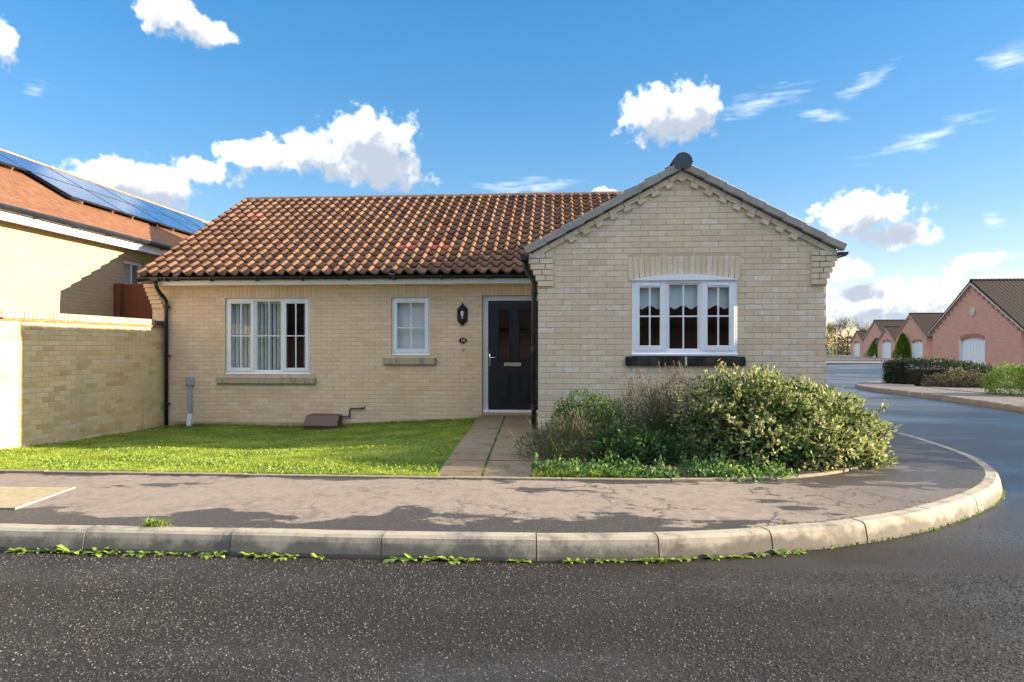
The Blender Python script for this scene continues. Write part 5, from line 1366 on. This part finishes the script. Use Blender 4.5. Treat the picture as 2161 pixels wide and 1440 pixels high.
def shrub(name, label, cat, blobs, n, L, W, mat, base, nstem=14, stem_mat=None, surf=0.65, up=0.2, extra=None, group=None):
    t = thing(name, base, label, cat, group)
    P, N = in_blobs(blobs, n, surf)
    zmin = base[2]-0.02; keep = P[:, 2] > zmin; P, N = P[keep], N[keep]
    o = link('foliage', leaf_mesh('foliage', P, N, L, W, mat, up_bias=up)); put(o, t)
    mb = MB(); idx = rng.choice(len(P), nstem); stems(mb, base, [tuple(P[i]*0.96+np.array(base)*0.04) for i in idx]); part(mb, 'stems', stem_mat or M_stem, t, True)
    return t
# rounded green shrub by the wing wall
shrub('green_shrub', 'compact rounded green shrub against the wing wall by the path', 'shrub', [(0.30, 8.05, 0.42, 0.36, 0.30, 0.30), (0.50, 8.1, 0.36, 0.30, 0.28, 0.27), (0.16, 8.0, 0.34, 0.24, 0.24, 0.22), (0.72, 8.0, 0.32, 0.25, 0.25, 0.24)], 7000, 0.042, 0.014, G_green, (0.35, 8.05, 0.14), 22)
# brown heather-like shrub with dry flower heads
t_ = thing('brown_heather_shrub', (1.15, 7.5, 0.14), 'brown twiggy shrub with dry flower heads in the flower bed', 'shrub')
bl = [(0.95, 7.5, 0.45, 0.38, 0.4, 0.36), (1.35, 7.45, 0.50, 0.38, 0.42, 0.40), (1.15, 7.2, 0.38, 0.40, 0.4, 0.30), (0.78, 7.3, 0.33, 0.25, 0.3, 0.25)]
P, N = in_blobs(bl, 9500, 0.6); P = P[P[:, 2] > 0.13]; N = N[:len(P)]
o = link('foliage', leaf_mesh('foliage', P, N, 0.030, 0.009, G_dark, up_bias=0.9)); put(o, t_)
P, N = in_blobs(bl, 7000, 0.97); k = (P[:, 2] > 0.5); P, N = P[k], N[k]; P += np.stack([rng.normal(0, 0.015, len(P)), rng.normal(0, 0.015, len(P)), rng.uniform(0, 0.07, len(P))], 1)
o = link('flower_heads', leaf_mesh('flower_heads', P, N, 0.022, 0.010, G_dry, up_bias=1.0)); put(o, t_)
mb = MB(); idx = rng.choice(len(P), 260); stems(mb, (1.15, 7.45, 0.14), [tuple(P[i]) for i in idx], r0=0.005, sag=0.05); part(mb, 'stems', M_stempale, t_, True)
# upright dry sprigs above the skin
mb = MB(); pts = []
for i in range(34):
    x = random.uniform(0.72, 1.7); y = random.uniform(7.1, 7.6); z = 0.70+0.12*math.sin((x-0.7)*3)
    tip = (x+random.gauss(-0.03, 0.05), y+random.gauss(0, 0.03), z+random.uniform(0.12, 0.30)); mb.tube([(x, y, z-0.1), ((x+tip[0])/2+0.01, y, (z+tip[2])/2), tip], [0.003, 0.0025, 0.0015], 4, cap=False)
    for k in range(14): pts.append((tip[0]+random.gauss(0, 0.010), tip[1]+random.gauss(0, 0.010), tip[2]-random.uniform(0, 0.11)))
part(mb, 'sprigs', M_stempale, t_)
P = np.array(pts); o = link('seed_heads', leaf_mesh('seed_heads', P, np.tile([0, 0, 1.0], (len(P), 1)), 0.016, 0.009, G_dry, up_bias=0.5)); put(o, t_); o['kind'] = 'stuff'
# big variegated shrub at the corner
vb = [(1.75, 7.0, 0.48, 0.40, 0.60, 0.38), (2.2, 6.95, 0.50, 0.50, 0.66, 0.46), (2.62, 6.95, 0.42, 0.46, 0.62, 0.40), (2.88, 7.0, 0.33, 0.34, 0.55, 0.32), (2.4, 6.45, 0.32, 0.50, 0.42, 0.24), (2.75, 6.65, 0.27, 0.38, 0.42, 0.22), (1.95, 6.3, 0.30, 0.42, 0.36, 0.26), (2.0, 6.95, 0.72, 0.30, 0.4, 0.28), (1.6, 7.0, 0.70, 0.26, 0.35, 0.26), (1.45, 6.75, 0.42, 0.30, 0.40, 0.30)]
t_ = thing('variegated_shrub', (2.3, 6.9, 0.14), 'large spreading cream and green variegated shrub filling the corner bed', 'shrub')
P, N = in_blobs(vb, 21000, 0.72); k = (P[:, 2] > 0.10) & (rng.uniform(0, 1, len(P)) < 0.35+0.65*np.clip((P[:, 0]-1.4)/1.2, 0, 1)) & (np.sin(9*P[:, 0]+2*np.sin(7*P[:, 2]))*np.sin(8*P[:, 2]+3*P[:, 1]) < 0.55); P, N = P[k], N[k]
o = link('foliage', leaf_mesh('foliage', P, N, 0.056, 0.036, G_var, up_bias=0.25)); put(o, t_)
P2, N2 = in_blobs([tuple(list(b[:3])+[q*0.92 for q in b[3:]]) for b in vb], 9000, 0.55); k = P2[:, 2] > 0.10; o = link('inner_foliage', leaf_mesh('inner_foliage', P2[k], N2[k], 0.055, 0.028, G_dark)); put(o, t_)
mb = MB(); idx = rng.choice(len(P), 190); stems(mb, (2.2, 6.95, 0.13), [tuple(P[i]) for i in idx], r0=0.012, sag=0.12); part(mb, 'stems', M_stempale, t_, True)
mb = MB(); pts = []
for i in range(46):          # shoots that break the outline
    b = vb[random.randrange(len(vb))]; a = random.uniform(0, 2*math.pi); x, y = b[0]+0.7*b[3]*math.cos(a), b[1]+0.7*b[4]*math.sin(a); z = b[2]+0.6*b[5]
    tip = Vector((x+0.16*math.cos(a), y+0.16*math.sin(a), z+random.uniform(0.08, 0.20))); mb.tube([(x, y, z), ((x+tip.x)/2, (y+tip.y)/2, (z+tip.z)/2+0.03), tuple(tip)], [0.005, 0.004, 0.002], 4, cap=False)
    for k in range(16): u = random.uniform(0.3, 1.05); pts.append((x+(tip.x-x)*u+random.gauss(0, 0.012), y+(tip.y-y)*u+random.gauss(0, 0.012), z+(tip.z-z)*u+0.015))
part(mb, 'shoots', M_stempale, t_)['kind'] = 'stuff'; P = np.array(pts); o = link('shoot_leaves', leaf_mesh('shoot_leaves', P, np.tile([0, 0, 0.4], (len(P), 1)), 0.05, 0.027, G_var)); put(o, t_)
# darker leafy plant and lavender-like clump at the path
shrub('leafy_plant', 'dark glossy leafy plant in the middle of the flower bed', 'plant', [(0.62, 6.5, 0.28, 0.26, 0.26, 0.20), (0.48, 6.35, 0.24, 0.18, 0.2, 0.15), (0.80, 6.35, 0.24, 0.2, 0.2, 0.16), (1.0, 6.6, 0.26, 0.22, 0.24, 0.17), (1.2, 6.4, 0.22, 0.18, 0.2, 0.14)], 2900, 0.052, 0.030, G_dark, (0.6, 6.4, 0.14), 20)
t_ = thing('feathery_clump', (0.05, 6.7, 0.14), 'feathery grey green clump with dry stalks spilling over the path', 'plant')
bl = [(0.0, 6.75, 0.28, 0.28, 0.30, 0.22), (0.25, 6.6, 0.30, 0.26, 0.26, 0.22), (-0.22, 6.9, 0.20, 0.24, 0.24, 0.14), (0.12, 6.35, 0.22, 0.24, 0.2, 0.14)]
P, N = in_blobs(bl, 6500, 0.55); k = P[:, 2] > 0.10; o = link('foliage', leaf_mesh('foliage', P[k], N[k], 0.045, 0.007, mat_leaf('feathery_leaf', [(0.0, (0.035, 0.065, 0.022)), (0.6, (0.08, 0.12, 0.04)), (1.0, (0.20, 0.22, 0.08))]), up_bias=0.8)); put(o, t_)
mb = MB()
for i in range(70):
    b = (random.gauss(0.1, 0.14), random.gauss(6.65, 0.14), 0.14); a = random.uniform(0, 2*math.pi); h = random.uniform(0.25, 0.52); l = random.uniform(0.08, 0.3)
    mb.tube([b, (b[0]+l*0.4*math.cos(a), b[1]+l*0.4*math.sin(a), 0.14+h*0.6), (b[0]+l*math.cos(a), b[1]+l*math.sin(a), 0.14+h)], [0.004, 0.003, 0.0015], 4, cap=False)
part(mb, 'stalks', M_stempale, t_)
t_ = thing('strap_leaf_clump', (-0.06, 7.1, 0.14), 'clump of upright yellow green strap leaves beside the wing corner', 'plant')
P = np.stack([rng.normal(-0.05, 0.07, 46), rng.normal(7.1, 0.07, 46), np.full(46, 0.13)], 1); o = link('strap_leaves', blade_mesh('strap_leaves', P, 0.44, 0.014, G_strap, lean=0.8)); put(o, t_)
# ground cover along the edging
gp_ = []
cl_ = [(random.uniform(-0.22, 1.9), 5.70+abs(random.gauss(0, 0.26)), random.uniform(0.05, 0.13), random.uniform(0.04, 0.20)) for _ in range(95)]
for (cx_, cy_, cr_, ch_) in cl_:
    for i in range(int(14+260*cr_)):
        a_ = random.uniform(0, 6.28); q_ = cr_*math.sqrt(random.random()); gp_.append((max(-0.23, cx_+q_*math.cos(a_)), max(5.665, cy_+q_*math.sin(a_)+0.10*max(0, cx_-1.2)), 0.125+ch_*random.random()*(1-(q_/cr_)**2*0.7)))
P = np.array(gp_); o = link('ground_cover', leaf_mesh('ground_cover', P, np.tile([0, -0.3, 0.5], (len(P), 1)), 0.046, 0.027, G_cover)); o['kind'] = 'stuff'; tag(o, 'low leafy ground cover along the front of the flower bed', 'ground cover')
P = np.stack([rng.uniform(-0.23, 0.65, 900), 5.66+np.abs(rng.normal(0, 0.09, 900)), np.full(900, 0.12)], 1); o = link('bed_edge_grass', blade_mesh('bed_edge_grass', P, 0.09, 0.006, G_grass, lean=0.9)); o['kind'] = 'stuff'; tag(o, 'bright grass at the front edge of the flower bed', 'grass')

# ---- lawn grass
n = 230000
y = 5.64+6.36*rng.uniform(0, 1, n)**1.35; x = rng.uniform(-7.42, -1.0, n)
pl = -1.07-0.36*(y-5.62)/6.4; k = x < pl-0.01+0.04*np.sin(9*y)*np.sin(23*y); x, y = x[k], y[k]
zv = np.array([zlawn(a, b) for a, b in zip(x, y)])
clump = 0.5+0.5*np.sin(3.1*x+1.3*np.sin(2.3*y))*np.sin(2.7*y+1.1*np.sin(1.9*x))
P = np.stack([x, y, zv-0.004], 1)
fine = 0.5+0.5*np.sin(11.3*x+2.1*np.sin(7.7*y))*np.sin(9.1*y+1.7*np.sin(8.3*x)); front = np.clip((7.6-y)/2.0, 0, 1)
hh = 0.030*(0.45+0.5*clump+0.75*fine**2*(0.4+front))*(1+0.25*front)
me = blade_mesh('grass', P, hh, 0.0062, G_grass, lean=1.25); o = link('grass', me); o['kind'] = 'stuff'; tag(o, 'short sunlit lawn grass in front of the bungalow', 'grass')
# broad-leaved weeds in the sward
wgt = (0.05+np.clip(np.sin(2.6*P[:, 0]+1.9*np.sin(1.8*P[:, 1]))*np.sin(3.3*P[:, 1]+0.8*P[:, 0]), 0, 1))*(0.35+front[:len(P)]); k = rng.choice(len(P), 15000, p=wgt/wgt.sum()); Pw = P[k].copy(); Pw[:, 2] += 0.018
o = link('clover', leaf_mesh('clover', Pw, np.tile([0, 0, 0.3], (len(Pw), 1)), 0.032, 0.021, G_weed)); o['kind'] = 'stuff'; tag(o, 'broad leaved weeds mixed into the lawn', 'clover')
n2 = 30000; x = rng.uniform(-9.6, -7.44, n2); y = rng.uniform(5.64, 8.3, n2); k = (x > -7.44) | (y < 8.26) | (x < -7.66)
P2 = np.stack([x, y, np.array([zlawn(-7.4, b) for b in y])-0.004], 1)[k]; o = link('side_grass', blade_mesh('side_grass', P2, 0.035, 0.0062, G_grass, lean=1.25)); o['kind'] = 'stuff'; tag(o, 'lawn grass running on past the end of the garden wall', 'grass')
# fringe that hangs over the edging
n3 = 7000; x = rng.uniform(-7.4, -1.05, n3); y = 5.655+np.abs(rng.normal(0, 0.03, n3)); P = np.stack([x, y, np.full(n3, 0.12)], 1)
o = link('edge_grass', blade_mesh('edge_grass', P, 0.05, 0.006, G_grass, lean=1.4)); o['kind'] = 'stuff'; tag(o, 'ragged grass fringe along the lawn edging', 'grass')
# moss and weeds in the path joint
t = []
for yy in np.arange(5.66, 11.9, 0.02):
    m_ = -0.67-0.31*(yy-5.62)/6.4
    if random.random() < 0.45: t += [(m_+random.gauss(0, 0.012), yy, zpath(yy)-0.004) for _ in range(6)]
P = np.array(t); o = link('joint_moss', leaf_mesh('joint_moss', P, np.tile([0, 0, 0.4], (len(P), 1)), 0.016, 0.010, G_cover)); o['kind'] = 'stuff'; tag(o, 'moss and seedlings in the middle joint of the path', 'moss')
# grass line at the foot of the house wall
n3 = 3500; x = rng.uniform(-7.2, -1.45, n3); y = 11.985-np.abs(rng.normal(0, 0.03, n3)); P = np.stack([x, y, np.array([zlawn(a, b) for a, b in zip(x, y)])-0.01], 1)
o = link('wall_foot_grass', blade_mesh('wall_foot_grass', P, 0.075, 0.006, G_grass, lean=0.8)); o['kind'] = 'stuff'; tag(o, 'longer grass left along the foot of the main wall', 'grass')

# ---- weeds at the kerb: each one a plant
def weed_mesh(seed, nl, size):
    rs = random.Random(seed); V = []; Fc = []
    for i in range(nl):
        a = 2*math.pi*i/nl+rs.uniform(-0.4, 0.4); L = size*rs.uniform(0.6, 1.2); w = L*rs.uniform(0.28, 0.42); el_ = rs.uniform(0.10, 0.6)
        d = Vector((math.cos(a)*math.cos(el_), math.sin(a)*math.cos(el_), math.sin(el_))); s_ = Vector((-math.sin(a), math.cos(a), 0))
        p0 = Vector((0, 0, 0.0)); p1 = p0+d*L*0.3; p2 = p0+d*L*0.7+Vector((0, 0, -0.02*L)); p3 = p0+d*L+Vector((0, 0, -0.25*L*math.cos(el_)))
        b = len(V); V += [tuple(p) for p in (p0, p1+s_*w*0.35, p1-s_*w*0.35, p2+s_*w*0.5, p2-s_*w*0.5, p3)]
        Fc += [(b, b+2, b+1), (b+1, b+2, b+4, b+3), (b+3, b+4, b+5)]
    me = bpy.data.meshes.new('weed'); me.from_pydata(V, [], Fc); me.update(); me.materials.append(G_weed); return me
wm = [weed_mesh(i, n_, 0.075) for i, n_ in enumerate((7, 9, 11, 13))]
wx = []
for (px, w) in ((40, 1.0), (60, .7), (88, .6), (118, .8), (150, 1.3), (165, .8), (212, 1.1), (245, .8), (285, 1.1), (312, .9), (345, .8), (378, .5), (402, .6), (440, 1.1), (462, .8), (530, 1.0), (552, .7), (575, 1.1), (600, 1.0), (616, .7), (676, .7), (840, 1.3), (868, .9), (900, .7), (918, 1.2), (948, 1.0), (968, .8), (990, .9), (1003, .7), (1096, 1.0), (1202, .7), (1222, .7), (1268, .9), (1300, .8), (1352, .7), (1376, 1.0), (1400, .9), (1430, 1.1), (1452, .7), (1505, .8), (1530, .7), (1560, .9), (1600, .8), (1640, .8), (1680, .7)):
    wx.append((px, w))
def kerb_ground(px):
    best = None
    for s in np.arange(4, 22, 0.02):
        p = at_len(K_out, K_L, s); xc = p[0]*math.cos(YAW)+p[1]*math.sin(YAW); d = p[1]*math.cos(YAW)-p[0]*math.sin(YAW); q = 1080.5+F_PX*xc/d
        if best is None or abs(q-px) < best[0]: best = (abs(q-px), s)
    return best[1]
for i, (px, w) in enumerate(wx):
    s = kerb_ground(px); p = at_len(K_out, K_L, s)-normal_at(K_out, K_L, s)*random.uniform(0.008, 0.03)
    o = bpy.data.objects.new('weed', wm[i % 4]); col.objects.link(o); o.location = (p[0], p[1], 0.002); o.rotation_euler = (0, 0, random.uniform(0, 6.28)); o.scale = (w*1.05,)*3
    tag(o, 'small green weed growing in the gutter at the foot of the kerb', 'weed', 'weeds along the foot of the kerb')
# seedlings behind the kerb and the tuft on the footway
t_ = thing('grass_tuft', (-2.56, 4.03, 0.12), 'single grass tuft growing over the kerb top from the footway', 'grass tuft')
P = np.stack([rng.normal(-2.56, 0.04, 120), rng.normal(4.03, 0.016, 120), np.full(120, 0.125)], 1); o = link('blades', blade_mesh('blades', P, 0.055, 0.008, G_weed, lean=2.4)); put(o, t_)
for (px, yy) in ((520, 1115), (548, 1115), (572, 1117), (625, 1118), (1250, 1128), (1525, 1132)):
    t = (px-1080.5)/F_PX; d = (ZC-0.13)*F_PX/(yy-730-4); X = t*d*math.cos(YAW)-d*math.sin(YAW)
    s = s_at_x(X); p = at_len(K_out, K_L, s)+normal_at(K_out, K_L, s)*0.135
    o = bpy.data.objects.new('weed', wm[1]); col.objects.link(o); o.location = (p[0], p[1], 0.122); o.rotation_euler = (0, 0, random.uniform(0, 6)); o.scale = (0.45, 0.45, 0.35)
    tag(o, 'tiny weed in the joint between footway and kerb top', 'weed', 'weeds behind the kerb')
P = []
for s in np.arange(s_at_x(1.2), s_at_x(1.2)+7, 0.012):
    if random.random() < 0.75:
        p = at_len(K_out, K_L, s); nv = normal_at(K_out, K_L, s); P.append((*(p+nv*(0.128+abs(random.gauss(0, 0.012)))), 0.118)); P.append((*(p-nv*abs(random.gauss(0.005, 0.01))), 0.0))
o = link('kerb_moss', leaf_mesh('kerb_moss', np.array(P), np.tile([0, 0, 0.5], (len(P), 1)), 0.026, 0.012, G_weed)); o['kind'] = 'stuff'; tag(o, 'strip of moss and seedlings along the curved kerb', 'moss')

# ---- loose stones bedded in the road surface
n = 150000
y = rng.uniform(1.6, 3.86, n); x = rng.uniform(-3.4, 4.4, n)
y2 = rng.uniform(3.8, 7.0, 9000); x2 = rng.uniform(1.5, 6.5, 9000); kx = np.interp(y2, K_out[200:480, 1], K_out[200:480, 0]); k = x2 > kx+0.15
x = np.concatenate([x, x2[k]]); y = np.concatenate([y, y2[k]])
clus = np.sin(2.3*x+1.1*np.sin(1.7*y))*np.sin(2.9*y+0.6*x)+0.6*np.sin(7*x)*np.sin(6*y)
k = rng.uniform(-1.9, 1.3, len(x)) < clus+0.3; x, y = x[k], y[k]; n = len(x)
sz = np.minimum(rng.gamma(3, 0.00078, n)+0.0009, 0.0052); rot = rng.uniform(0, 6.28, n)
ov = np.array([(1, 0, 0), (0.2, 0.9, 0.05), (-0.9, 0.3, 0), (-0.3, -0.9, 0), (0.1, 0.05, 0.62)]); of = np.array([(0, 1, 4), (1, 2, 4), (2, 3, 4), (3, 0, 4)])
V = ov[None]*sz[:, None, None]*rng.uniform(0.7, 1.4, (n, 1, 3)); c_, s_ = np.cos(rot)[:, None], np.sin(rot)[:, None]
V = np.stack([V[:, :, 0]*c_-V[:, :, 1]*s_+x[:, None], V[:, :, 0]*s_+V[:, :, 1]*c_+y[:, None], V[:, :, 2]+0.0005], 2).reshape(-1, 3)
loops = (np.arange(n)[:, None, None]*5+of[None]).ravel(); me = np_mesh('road_chippings', V, loops, np.arange(n*4)*3); me.materials.append(M_chip)
o = link('road_chippings', me); o['kind'] = 'stuff'; tag(o, 'worn stone chippings standing out of the road surface', 'chippings')

# ---- hedges and trees on the far side
def hedge(name, label, boxes, n, L, W, mat, base):
    t = thing(name, base, label, 'hedge'); P, N = in_blobs(boxes, n, 0.85); k = P[:, 2] > base[2]
    o = link('foliage', leaf_mesh('foliage', P[k], N[k], L, W, mat)); put(o, t)
    mb = MB(); stems(mb, base, [tuple(P[i]) for i in rng.choice(len(P), 16)], r0=0.02); part(mb, 'stems', M_stem, t); return t
def box_pts(x0, x1, y0, y1, z0, z1, n):
    P = np.stack([rng.uniform(x0, x1, n), rng.uniform(y0, y1, n), rng.uniform(z0, z1, n)], 1); f = rng.integers(0, 5, n)
    N = np.zeros((n, 3)); e = 0.06
    for i, (ax_, v, s_) in enumerate(((0, x0, -1), (0, x1, 1), (1, y0, -1), (1, y1, 1), (2, z1, 1))):
        m_ = f == i; P[m_, ax_] = v+rng.normal(0, e, m_.sum()); N[m_, ax_] = s_
    P[:, 2] += 0.05*np.sin(1.7*P[:, 0]+2.1*P[:, 1]); return P, N
gzl = lambda x, y: 0.135+gz(x, y)-0.4*sstep(20, 34, y)
t_ = thing('clipped_hedge', (13.3, 24.3, gzl(13.3, 24.3)), 'dark clipped hedge at the bend of the far footway', 'hedge')
P, N = box_pts(11.9, 14.9, 23.8, 25.2, -0.25, 0.70, 16000); P[:, 2] -= np.clip((P[:, 0]-13.6)*0.18, 0, 1); o = link('foliage', leaf_mesh('foliage', P, N, 0.07, 0.04, G_hedge)); put(o, t_)
mb = MB(); mb.box(12.1, 14.6, 24.0, 25.0, -0.3, 0.45); part(mb, 'twig_core', M_stem, t_)
hedge('low_bush', 'low brown olive bush in front of the dark clipped hedge', [(13.0, 22.6, 0.12, 0.7, 0.5, 0.36), (13.9, 22.0, 0.10, 0.7, 0.5, 0.33), (12.3, 22.4, 0.05, 0.5, 0.4, 0.28)], 6500, 0.06, 0.035, G_olive, (13.0, 22.3, gzl(13, 22.3)))
hedge('round_hedge', 'bright green rounded hedge by the far footway', [(11.55, 17.8, 0.26, 0.62, 0.6, 0.50), (12.4, 17.5, 0.32, 0.75, 0.6, 0.52), (13.3, 17.3, 0.30, 0.7, 0.6, 0.50)], 18000, 0.05, 0.03, G_bright, (12.5, 17.7, gzl(12.5, 17.7)))
hedge('low_green_hedge', 'low green hedge behind the bright rounded hedge', [(15.6, 22.5, 0.28, 1.2, 0.5, 0.40), (17.2, 22.2, 0.28, 1.0, 0.5, 0.38)], 6000, 0.06, 0.035, G_green, (16.2, 22.3, gzl(16.2, 22.3)))
def conifer(name, label, x, y, h, r, mat, n=5000, z0=-0.32, cat='conifer'):
    t = thing(name, (x, y, z0), label, cat); u = rng.uniform(0, 1, n)**0.8; a = rng.uniform(0, 6.28, n); rr = r*(1-u**1.4)*rng.uniform(0.55, 1.1, n)*(1+0.15*np.sin(5*a+9*u))
    P = np.stack([x+rr*np.cos(a), y+rr*np.sin(a), z0+0.15+h*u], 1); N = np.stack([np.cos(a), np.sin(a), np.full(n, 0.6)], 1)
    o = link('crown', leaf_mesh('crown', P, N, 0.22, 0.10, mat)); put(o, t); mb = MB(); mb.tube([(x, y, z0-0.1), (x, y, z0+h*0.5), (x, y, z0+h*0.92)], [0.10, 0.06, 0.02], 7); part(mb, 'trunk', M_stem, t)
conifer('pointed_conifer', 'pointed bright green conifer between the red brick garages', 37.5, 75.5, 2.7, 0.9, G_bright)
conifer('rounded_conifer', 'shorter rounded green conifer before the farther garage', 41.2, 89.6, 2.3, 1.1, G_bright)
def bare_tree(name, label, x, y, h, spread, z0=-0.3, n=900, mat=None, lm=None):
    t = thing(name, (x, y, z0), label, 'tree'); mb = MB(); tips = []
    def branch(p, d, L, r, lev):
        q = p+d*L; m_ = p+d*L*0.5+Vector((random.gauss(0, L*0.05), random.gauss(0, L*0.05), 0)); mb.tube([tuple(p), tuple(m_), tuple(q)], [r, r*0.8, r*0.62], 5, cap=False)
        if lev == 0: tips.append(q); return
        for i in range(3 if lev > 1 else 4):
            nd = (d+Vector((random.gauss(0, spread), random.gauss(0, spread), random.gauss(0.12, spread*0.6)))).normalized(); branch(q-d*L*random.uniform(0, 0.3), nd, L*random.uniform(0.6, 0.8), r*0.6, lev-1)
    branch(Vector((x, y, z0-0.1)), Vector((0, 0, 1)), h*0.32, h*0.022, 4); part(mb, 'trunk', M_stem, t)
    T = np.array([tuple(q) for q in tips]); P = np.repeat(T, 10, axis=0)+rng.normal(0, h*0.045, (len(T)*10, 3)); o = link('crown', leaf_mesh('crown', P, rng.normal(0, 1, P.shape), h*0.045, h*0.012, lm or G_olive)); put(o, t)
bare_tree('bare_tree', 'tall bare tree at the end of the side road', 47, 112, 7.5, 0.5)
bare_tree('bare_tree', 'broad bare tree standing above the farthest garage', 54, 118, 7.0, 0.6)
bare_tree('bare_tree', 'slim bare tree beside the corner of the wing', 45.5, 118, 6.2, 0.4)
hedge('far_thicket', 'brown green thicket closing the end of the side road', [(44+3.4*i, 121+random.uniform(-2, 2), 0.9, 2.4, 2.0, 1.5+0.6*random.random()) for i in range(9)], 12000, 0.32, 0.18, G_olive, (56, 121, -0.25))
def lamp_post(name, label, x, y, h, mat, arm=True):
    t = thing(name, (x, y, -0.3), label, 'post'); mb = MB(); mb.tube([(x, y, -0.35), (x, y, h*0.3), (x, y, h)], [0.09, 0.07, 0.05], 8); part(mb, 'pole', mat, t)
    if arm: mb = MB(); mb.box(x-0.5, x+0.06, y-0.08, y+0.08, h, h+0.12, ch=0.02); part(mb, 'lamp_head', M_greyplastic, t)
M_galv = mat_simple('pale_post', (0.42, 0.42, 0.38), 0.6)
lamp_post('street_lamp', 'pale grey lamp post at the bend of the side road', 41.2, 102, 4.0, M_galv)
lamp_post('timber_post', 'slim yellowish timber post beside the wing corner far down the road', 40.0, 100.5, 3.6, mat_simple('yellow_post', (0.30, 0.22, 0.08), 0.8), arm=False)
